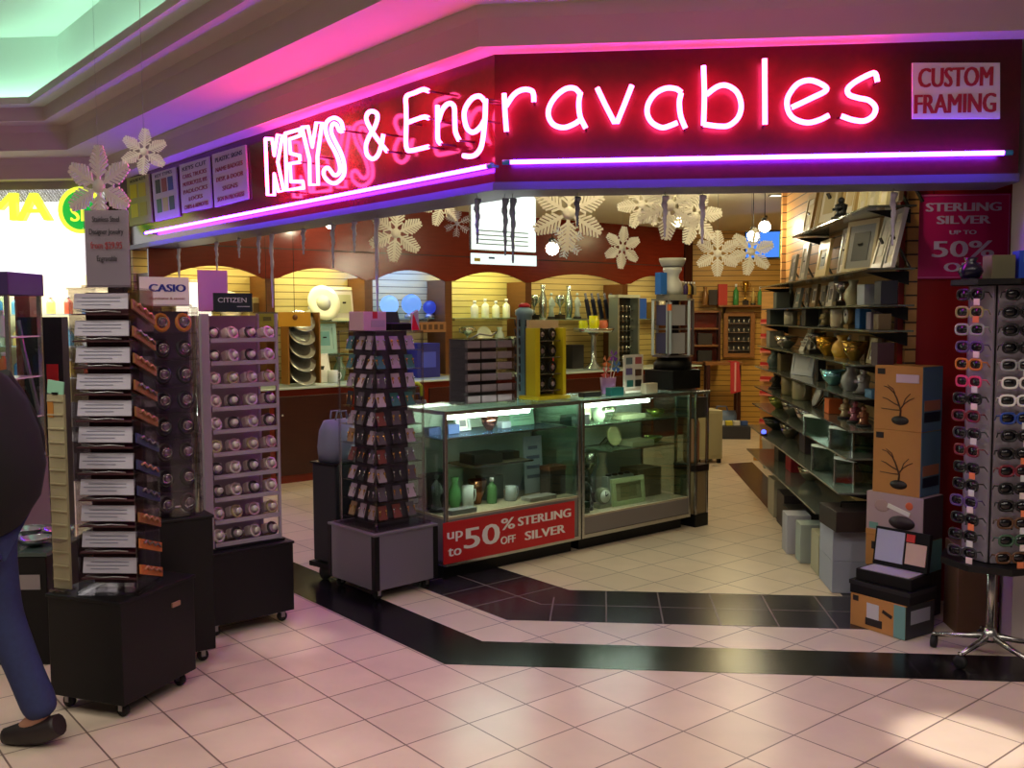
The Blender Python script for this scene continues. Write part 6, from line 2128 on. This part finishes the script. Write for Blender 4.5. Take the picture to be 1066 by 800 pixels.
for x, kd, w, h, c, lb in ((734, 'vase', .10, .26, (130, 90, 50), 'brown vase at the near end of the far high shelf'), (742, 'box', .12, .22, (40, 24, 22), 'dark box beside brown vase on the far high shelf'),
                           (752, 'box', .13, .30, (170, 40, 24), 'red box on the far high shelf'), (766, 'bottle', .08, .30, (60, 130, 70), 'first green bottle on the far high shelf'), (776, 'trophy', .09, .34, (200, 160, 70), 'gold cup trophy on the far high shelf'),
                           (784, 'figure', .08, .26, (206, 180, 110), 'gilded figure on the far high shelf'), (791, 'bottle', .07, .26, (80, 140, 80), 'second green bottle on the far high shelf')):
    good(kd, w, h, c, lb, (bk(x, 318, 14.1).x, 14.1, zh), 0)
t = thing('wall_cabinet', 'dark framed cabinet with rows of silver pieces on the far wall', 'display cabinet', (bk(768, 372).x, 14.2, bk(768, 372).z), 0)
wc, hc = bk(784, 350).x - bk(752, 350).x, bk(768, 325).z - bk(768, 372).z
b = MB()
for s in (-1, 1):
    b.box((s * (wc / 2 - .03), 0, hc / 2), (.06, .12, hc))
b.box((0, 0, .03), (wc - .12, .12, .06)).box((0, 0, hc - .03), (wc - .12, .12, .06))
obj('frame', b, wood_mat('cabinet_frame', (140, 92, 44), .4), t)
obj('back_panel', MB().box((0, .04, hc / 2), (wc - .1, .02, hc - .1)), cm((26, 20, 20), .5), t)
for k in range(4):
    s = obj('shelf', MB().box((0, 0, .10 + .13 * k), (wc - .13, .08, .008)), chrome, t)
    q = MB()
    for j in range(5):
        q.lathe([(.012, 0), (.018, .03), (.012, .055)], (-wc * .32 + wc * .16 * j, -.01, .105 + .13 * k), 10)
    obj('silver_piece', q, cm((170, 170, 160), .25, .8), s)
t = thing('cubby_shelf', 'dark red cubby shelf beside the framed cabinet on the far wall', 'shelf', (bk(732, 375).x, 14.12, bk(732, 378).z), 0)
hq = bk(732, 320).z - bk(732, 378).z - .05
for s in (-1, 1):
    obj('side_panel', MB().box((s * .20, 0, hq / 2), (.03, .26, hq)), dark_wood, t)
obj('back_panel', MB().box((0, .12, hq / 2), (.38, .02, hq)), red_wood, t)
for k in range(4):
    obj('board', MB().box((0, 0, .015 + (hq - .03) / 3 * k), (.37, .25, .024)), MATS['shelf_wood'], t)
for k in range(2):
    good('box', .20, .16, [(24, 20, 22), (40, 30, 28)][k], ['black box in the lower cubby of dark red shelf', 'brown box in the middle cubby of dark red shelf'][k], (bk(732, 375).x, 14.1, bk(732, 378).z + .028 + (hq - .03) / 3 * k), 0)
t = thing('work_table', 'wooden work table before the far wall', 'table', (1.66, 13.72, 0), 0)
zt = onY(748, 379, 13.5).z
obj('table_top', MB().box((0, 0, zt), (.5, .4, .04)), MATS['shelf_wood'], t)
for sx in (-1, 1):
    for sy in (-1, 1):
        obj('leg', MB().box((sx * .21, sy * .16, zt / 2 - .01), (.05, .05, zt - .02)), dark_wood, t)
pt = Vector((bk(748, 400).x, 13.45, 0))
carton(1.72, 13.05, .44, .30, .17, (40, 40, 50), 'dark tray of small boxes on the floor at aisle end', 0)
for k, c in enumerate(((220, 220, 216), (206, 190, 60), (210, 210, 206), (60, 90, 150))):
    good('box', .085, .06, c, '%s small box in the dark floor tray' % ['white', 'yellow', 'pale grey', 'blue'][k], (1.57 + .10 * k, 13.02, .1735), .1 * k)
carton(1.42, 13.15, .12, .12, .22, (206, 200, 180), 'cream carton beside the dark floor tray', 0)
carton(2.10, 13.2, .20, .2, .26, (180, 160, 140), 'beige carton against the slat wall at aisle end', 0) if False else None
good('bag', .42, .30, (96, 116, 150), 'blue and white cloth bundle on the table stretcher'.replace('table stretcher', 'floor under work table'), (1.66, 13.72, .0015), .1)
t = thing('scarf', 'red striped scarf hanging over the edge of the work table', 'scarf', (1.80, 13.72, zt + .0205), 0)
obj('cloth', MB().slab([(-.06, .1, .001), (.06, .1, .001), (.06, -.215, .002), (.09, -.235, -.40), (-.05, -.225, -.44), (-.06, -.215, .002)], (0, .0, .006)).box((.005, -.222, -.20), (.12, .008, .41)), cm((170, 40, 44), .7), t)
obj('stripe', MB().box((.01, -.228, -.20), (.022, .004, .40)), cm((206, 150, 150), .7), t)
# rack of red glasses on a pale post
t = thing('post_rack', 'pale wood post rack with red trays near the far corner', 'display rack', (1.86, 11.0, E3), -PI / 2 + .9)
obj('post_board', MB().box((0, .03, .95), (.26, .03, 1.9)), wood_mat('post_wood', (190, 140, 70), .45), t)
obj('foot', MB().box((0, .03, .02), (.30, .22, .04)), MATS['post_wood'], t)
for k in range(8):
    tr = obj('red_tray', MB().box((0, -.02, .45 + .16 * k), (.20, .07, .05)), cm((170, 26, 22), .4), t, .004)
    obj('tray_lip', MB().box((0, -.058, .43 + .16 * k), (.20, .008, .02)), cm((206, 120, 100), .4), tr)
t = thing('waste_bin', 'white round bin with lid at the foot of slat wall', 'bin', (1.80, 10.5, 0.0005), 0)
obj('bin_body', MB().lathe([(.085, 0), (.10, .30), (.105, .31), (.095, .31), (.09, .02)], seg=20), cm((190, 188, 180), .5), t)
obj('lid', MB().lathe([(.108, .305), (.10, .34), (.02, .355)], seg=20), cm((206, 204, 196), .5), t)

# ------------------------------------------------------------------ neighbouring shop
NW = FY + .02
struct('wall_far', MB().box((-8.2, NW + .10, 2.92), (7.1, .18, .30)), mat('neighbour_wall', (150, 140, 140), .7))
corner_x = fx - .10
struct('wall_corner', MB().box((-4.72, FY + .12, 1.4), (.16, .22, 2.8)), mat('corner_post', (60, 36, 30), .4))
lit = emis('sign_white', (1, 1, .98), 1.6)
t = thing('shop_sign', 'neighbouring shop sign with lime letters MA and round green emblem on white', 'sign', (-6.4, NW, 2.06))
zsT = onY(60, 197, NW).z
obj('lit_panel', MB().box((0, .05, (zsT - 2.06) / 2), (3.2, .08, zsT - 2.06)), lit, t)
lime = emis('lime_letter', (.85, 1, .06), 1.3)
side_m = cm((40, 60, 40), .5)
for s, x0, x1 in (('M', -14, 17), ('A', 20, 53)):
    a, b_ = onY(x0, 235, NW - .03), onY(x1, 204, NW - .03)
    lettering(s, Vector(((a.x + b_.x) / 2 + 6.4, -.03, (a.z + b_.z) / 2 - 2.06 + .02)), (1, 0, 0), (b_.z - a.z), lime, t, bold=.012, width=b_.x - a.x, depth=.03)
e0 = onY(84, 219, NW - .03)
r = .205
obj('emblem_disc', MB().lathe([(.01, 0), (r, 0), (r, .03), (.01, .03)], (e0.x + 6.4, -.0, e0.z - 2.06), 28, 0, Matrix.Rotation(PI / 2, 3, 'X')), emis('emblem_green', (.0, .55, .06), .9), t)
obj('emblem_ring', MB().tube([(e0.x + 6.4 + r * math.cos(a), -.035, e0.z - 2.06 + r * math.sin(a)) for a in [2 * PI * q / 28 for q in range(28)]], .022, 6, 0, True), lime, t)
lettering('SL', Vector((e0.x + 6.4, -.04, e0.z - 2.10)), (1, 0, 0), .16, lime, t, bold=.006)
# its lit window with goods on shelves
struct('window_1', MB().box((-6.4, NW + 1.2, 1.5), (3.4, .06, 1.6)), mat('neighbour_back', (226, 214, 170), .6))
struct('floor_neighbour', MB().box((-6.5, NW + .75, .20), (3.3, 1.2, .40)), mat('plinth_grey', (90, 84, 84), .6))
area('neighbour_light', (-6.2, NW + .6, 2.6), 2.4, 70, (1, .97, .88), sy=.8)
random.seed(3)
bc = [((220, 190, 110), 'amber'), ((110, 170, 200), 'pale blue'), ((206, 90, 60), 'coral'), ((230, 230, 220), 'white'), ((60, 120, 170), 'blue')]
for k in range(3):
    z = 1.0 + .34 * k
    t = thing('glass_shelf', '%s shelf of the neighbouring lit shop' % ['lowest', 'middle', 'upper'][k], 'shelf', (-5.9, NW + .95, z))
    obj('glass_pane', MB().box((0, 0, -.006), (2.3, .30, .012)), mat('shelf_pale', (190, 200, 196), .2), t)
    for s in (-1, 1):
        obj('bracket', MB().box((s * 1.0, .08, -.03), (.02, .3, .04)), chrome, t)
    for j in range(9):
        c, nm = bc[(j * 2 + k) % 5]
        good('bottle', .09, .2, c, '%s cosmetic bottle, %s on the %s shelf of neighbouring shop' % (nm, nmo[j], ['lowest', 'middle', 'upper'][k]), (-6.75 + .20 * j, NW + .93, z + .001), 0, 'cosmetic bottles')
struct('trim_21', MB().box((-5.83, NW + .3, 1.2), (.16, .16, 1.6)), mat('maroon_post', (120, 30, 40), .4))
# kiosk case with purple top, black board with curved pole
pk = EYE + ray(2, 300) * 5.6
t = thing('perfume_case', 'glass perfume case with purple header at the mall side', 'display case', (pk.x - .05, pk.y, 0), .1)
obj('base', MB().box((0, 0, .40), (.36, .40, .80)), cm((110, 104, 104), .5), t)
obj('header', MB().box((0, 0, 1.84), (.38, .42, .13)), cm((54, 30, 84), .5), t, .005)
for sx in (-1, 1):
    for sy in (-1, 1):
        obj('post', MB().box((sx * .168, sy * .188, 1.29), (.022, .022, .97)), chrome, t)
for sy in (-1, 1):
    obj('pane', MB().box((0, sy * .196, 1.29), (.31, .004, .96)), glass, t)
for k in range(4):
    obj('shelf', MB().box((0, 0, .815 + .24 * k), (.33, .36, .008)), mat('shelf_pale2', (200, 206, 206), .2), t)
    for j in range(3):
        c, nm = [((90, 150, 196), 'blue'), ((200, 110, 60), 'orange'), ((226, 226, 226), 'white')][(j + k) % 3]
        q = Matrix.Rotation(.1, 3, 'Z') @ Vector((-.09 + .09 * j, -.10, 0))
        good('bottle', .06, .15, c, '%s perfume bottle, %s on the %s tier of purple topped case' % (nm, nmo[j], ['lowest', 'second', 'third', 'uppermost'][k]), (pk.x - .05 + q.x, pk.y + q.y, .8195 + .24 * k), .1, 'perfume bottles')
pk2 = EYE + ray(47, 400) * 6.1
t = thing('display_board', 'black upright display board behind the cream earring panel', 'display board', (pk2.x, pk2.y, 0), .15)
obj('board', MB().box((0, 0, .83), (.27, .10, 1.64)), cm((18, 14, 22), .5), t)
obj('foot', MB().box((0, 0, .01), (.34, .30, .02)), black, t)
obj('curved_pole', MB().tube([(-.11, -.09, 1.63), (-.08, -.10, 1.45), (-.03, -.10, 1.2), (.03, -.10, .9), (.04, -.10, .02)], .014, 8), steel, t)
obj('orange_strip', MB().box((-.12, -.053, 1.30), (.03, .006, .5)), cm((120, 66, 40), .5), t)
obj('red_sign', MB().box((.07, -.053, 1.28), (.07, .006, .15)), cm((196, 36, 36), .4), t)
# low black case with silver top at the person's side
t = thing('low_glass_case', 'low black case with silver trays on its glass top at mall edge', 'display case', (-3.00, 4.52, 0), .12)
obj('carcass', MB().box((0, 0, .26), (.70, .62, .52)), black, t, .004)
obj('glass_top', MB().box((0, 0, .532), (.71, .63, .018)), mat('case_top', (60, 76, 72), .1), t)
obj('label_strip', MB().box((.17, -.313, .40), (.30, .004, .07)), cm((150, 140, 140), .5), t)
for k in range(4):
    o = good('bowl', .15, .04, (170, 175, 175), '%s silver dish on the low black case' % ['first', 'second', 'third', 'fourth'][k], (-2.86 + .155 * (k % 2) - .04, 4.38 + .20 * (k // 2), .5415), 0)
t = thing('white_post', 'white round post standing behind the low black case', 'post', (-2.62, 5.05, 0))
obj('shaft', MB().tube([(0, 0, .02), (0, 0, .92)], .026, 12), cm((206, 216, 206), .5), t)
obj('foot', MB().lathe([(.09, 0), (.09, .012), (.03, .03)], seg=16), cm((180, 186, 180), .5), t)

# ------------------------------------------------------------------ walking person at the frame edge
def skin(name, verts, edges, m, parent, lv=2):
    me = bpy.data.meshes.new(name)
    me.from_pydata([v[0] for v in verts], edges, [])
    me.materials.append(m)
    o = bpy.data.objects.new(name, me)
    COL.objects.link(o)
    o.parent = parent
    sk = o.modifiers.new('skin', 'SKIN')
    sk.use_smooth_shade = True
    for i, v in enumerate(verts):
        r = v[1] if isinstance(v[1], tuple) else (v[1], v[1])
        me.skin_vertices[0].data[i].radius = r
        me.skin_vertices[0].data[i].use_root = (i == 0)
    s = o.modifiers.new('sub', 'SUBSURF'); s.levels = lv; s.render_levels = lv
    return o


pw = thing('person', 'person in dark jacket and blue jeans walking past at frame edge', 'person', (-2.335, 3.33, 0), 0)
skin_m = mat('skin_tone', (176, 128, 104), .5)
V = [((0, 0, .96), .12), ((-.01, 0, 1.14), .125), ((-.02, 0, 1.34), .13), ((-.03, 0, 1.46), .075), ((-.05, 0, 1.52), .055), ((-.07, 0, 1.60), (.085, .075)), ((-.08, 0, 1.68), (.09, .078)), ((-.075, 0, 1.73), .06)]
E = [(0, 1), (1, 2), (2, 3), (3, 4), (4, 5), (5, 6), (6, 7)]
V += [((0, .09, .88), .085), ((.03, .10, .50), .058), ((.20, .10, .13), .042), ((.09, .10, .05), .030)]
E += [(0, 8), (8, 9), (9, 10), (10, 11)]
V += [((-.02, -.09, .88), .085), ((-.20, -.10, .50), .058), ((-.30, -.10, .09), .042), ((-.43, -.10, .04), .030)]
E += [(0, 12), (12, 13), (13, 14), (14, 15)]
V += [((-.02, .19, 1.40), .055), ((.06, .24, 1.14), .045), ((-.08, .23, .93), .034), ((-.12, .23, .86), .028)]
E += [(2, 16), (16, 17), (17, 18), (18, 19)]
V += [((-.02, -.19, 1.40), .055), ((-.06, -.24, 1.14), .045), ((-.22, -.22, .96), .034), ((-.27, -.21, .90), .028)]
E += [(2, 20), (20, 21), (21, 22), (22, 23)]
for (hx, hy, hz) in ((-.12, .23, .86), (-.27, -.21, .90)):
    b0_ = 19 if hy > 0 else 23
    for j in range(4):
        i = len(V)
        V.append(((hx - .03, hy - .024 + .016 * j, hz - .035), .009)); V.append(((hx - .035, hy - .024 + .016 * j, hz - .07 + (.008 if j in (0, 3) else 0)), .008)); V.append(((hx - .02, hy - .024 + .016 * j, hz - .095 + (.010 if j in (0, 3) else 0)), .007))
        E += [(b0_, i), (i, i + 1), (i + 1, i + 2)]
    i = len(V)
    V.append(((hx - .035, hy + .03, hz - .01), .009)); V.append(((hx - .055, hy + .03, hz - .045), .008))
    E += [(b0_, i), (i, i + 1)]
skin('body', V, E, skin_m, pw)
# face
fc = MB().ball((-.163, 0, 1.615), .016, 10, 6, 0, (1.2, .8, 1.5))
obj('nose', fc, skin_m, pw)
for s in (-1, 1):
    obj('ear', MB().ball((-.07, s * .078, 1.625), .028, 10, 6, 0, (.7, .3, 1.1)), skin_m, pw)
    obj('eye', MB().ball((-.150, s * .032, 1.642), .011, 10, 6), cm((30, 24, 22), .2), pw)
obj('mouth', MB().ball((-.148, 0, 1.572), .018, 10, 6, 0, (.5, 1.3, .35)), cm((140, 80, 74), .5), pw)
obj('hair', MB().ball((-.055, 0, 1.685), .105, 16, 10, 0, (1.02, .88, .75)), cm((40, 28, 22), .7), pw)
cloth = mat('jacket_cloth', (9, 8, 10), .85, noise=.2)
jean = mat('denim', (40, 50, 92), .8, noise=.25, nscale=40)
# jacket as a loft of rounded sections, sleeves joined on
jk = MB()
secs = [(.80, -.075, .15, .20), (.86, -.03, .185, .21), (.98, .02, .215, .235), (1.10, .035, .225, .245), (1.22, .02, .215, .25), (1.33, .0, .185, .25), (1.42, -.02, .14, .20), (1.47, -.03, .095, .11), (1.53, -.04, .075, .08)]
vs, fs = [], []
for z, cx_, rx, ry in secs:
    for q in range(20):
        a = 2 * PI * q / 20
        vs.append((cx_ + rx * math.cos(a), ry * math.sin(a), z + .008 * math.sin(a * 3 + z * 9)))
for i in range(len(secs) - 1):
    for q in range(20):
        fs.append((i * 20 + q, i * 20 + (q + 1) % 20, (i + 1) * 20 + (q + 1) % 20, (i + 1) * 20 + q))
jk.add(vs, fs, 0, True)
for s in (-1, 1):
    P = [(-.02, s * .18, 1.40), (.02, s * .25, 1.28), ((.07, s * .26, 1.13) if s > 0 else (-.05, s * .26, 1.13)), ((-.02, s * .25, 1.02) if s > 0 else (-.15, s * .25, 1.03)), ((-.08, s * .23, .93) if s > 0 else (-.22, s * .22, .955))]
    jk.tube(smooth(P, 4), [.08 - .002 * k for k in range(17)], 12)
obj('jacket', jk, cloth, pw)
JV = [((0, 0, .94), .135), ((0, .09, .84), .105), ((.035, .10, .52), .078), ((.12, .10, .30), .068), ((.20, .10, .10), .070), ((-.02, -.09, .84), .105), ((-.20, -.10, .50), .078), ((-.295, -.10, .09), .068)]
skin('jeans', JV, [(0, 1), (1, 2), (2, 3), (3, 4), (0, 5), (5, 6), (6, 7)], jean, pw)
shoe = cm((34, 24, 24), .5)
for pts, rr in (([(.255, .10, .085), (.19, .10, .060), (.10, .10, .042), (.03, .10, .030)], [.042, .05, .045, .03]), ([(-.26, -.10, .045), (-.32, -.10, .05), (-.42, -.10, .042), (-.50, -.10, .030)], [.042, .05, .045, .03])):
    o = MB().tube(smooth(pts, 4), [rr[min(3, k // 4)] + (rr[min(3, k // 4 + 1)] - rr[min(3, k // 4)]) * (k % 4) / 4 for k in range(13)], 12)
    so = obj('shoe', o, shoe, pw)
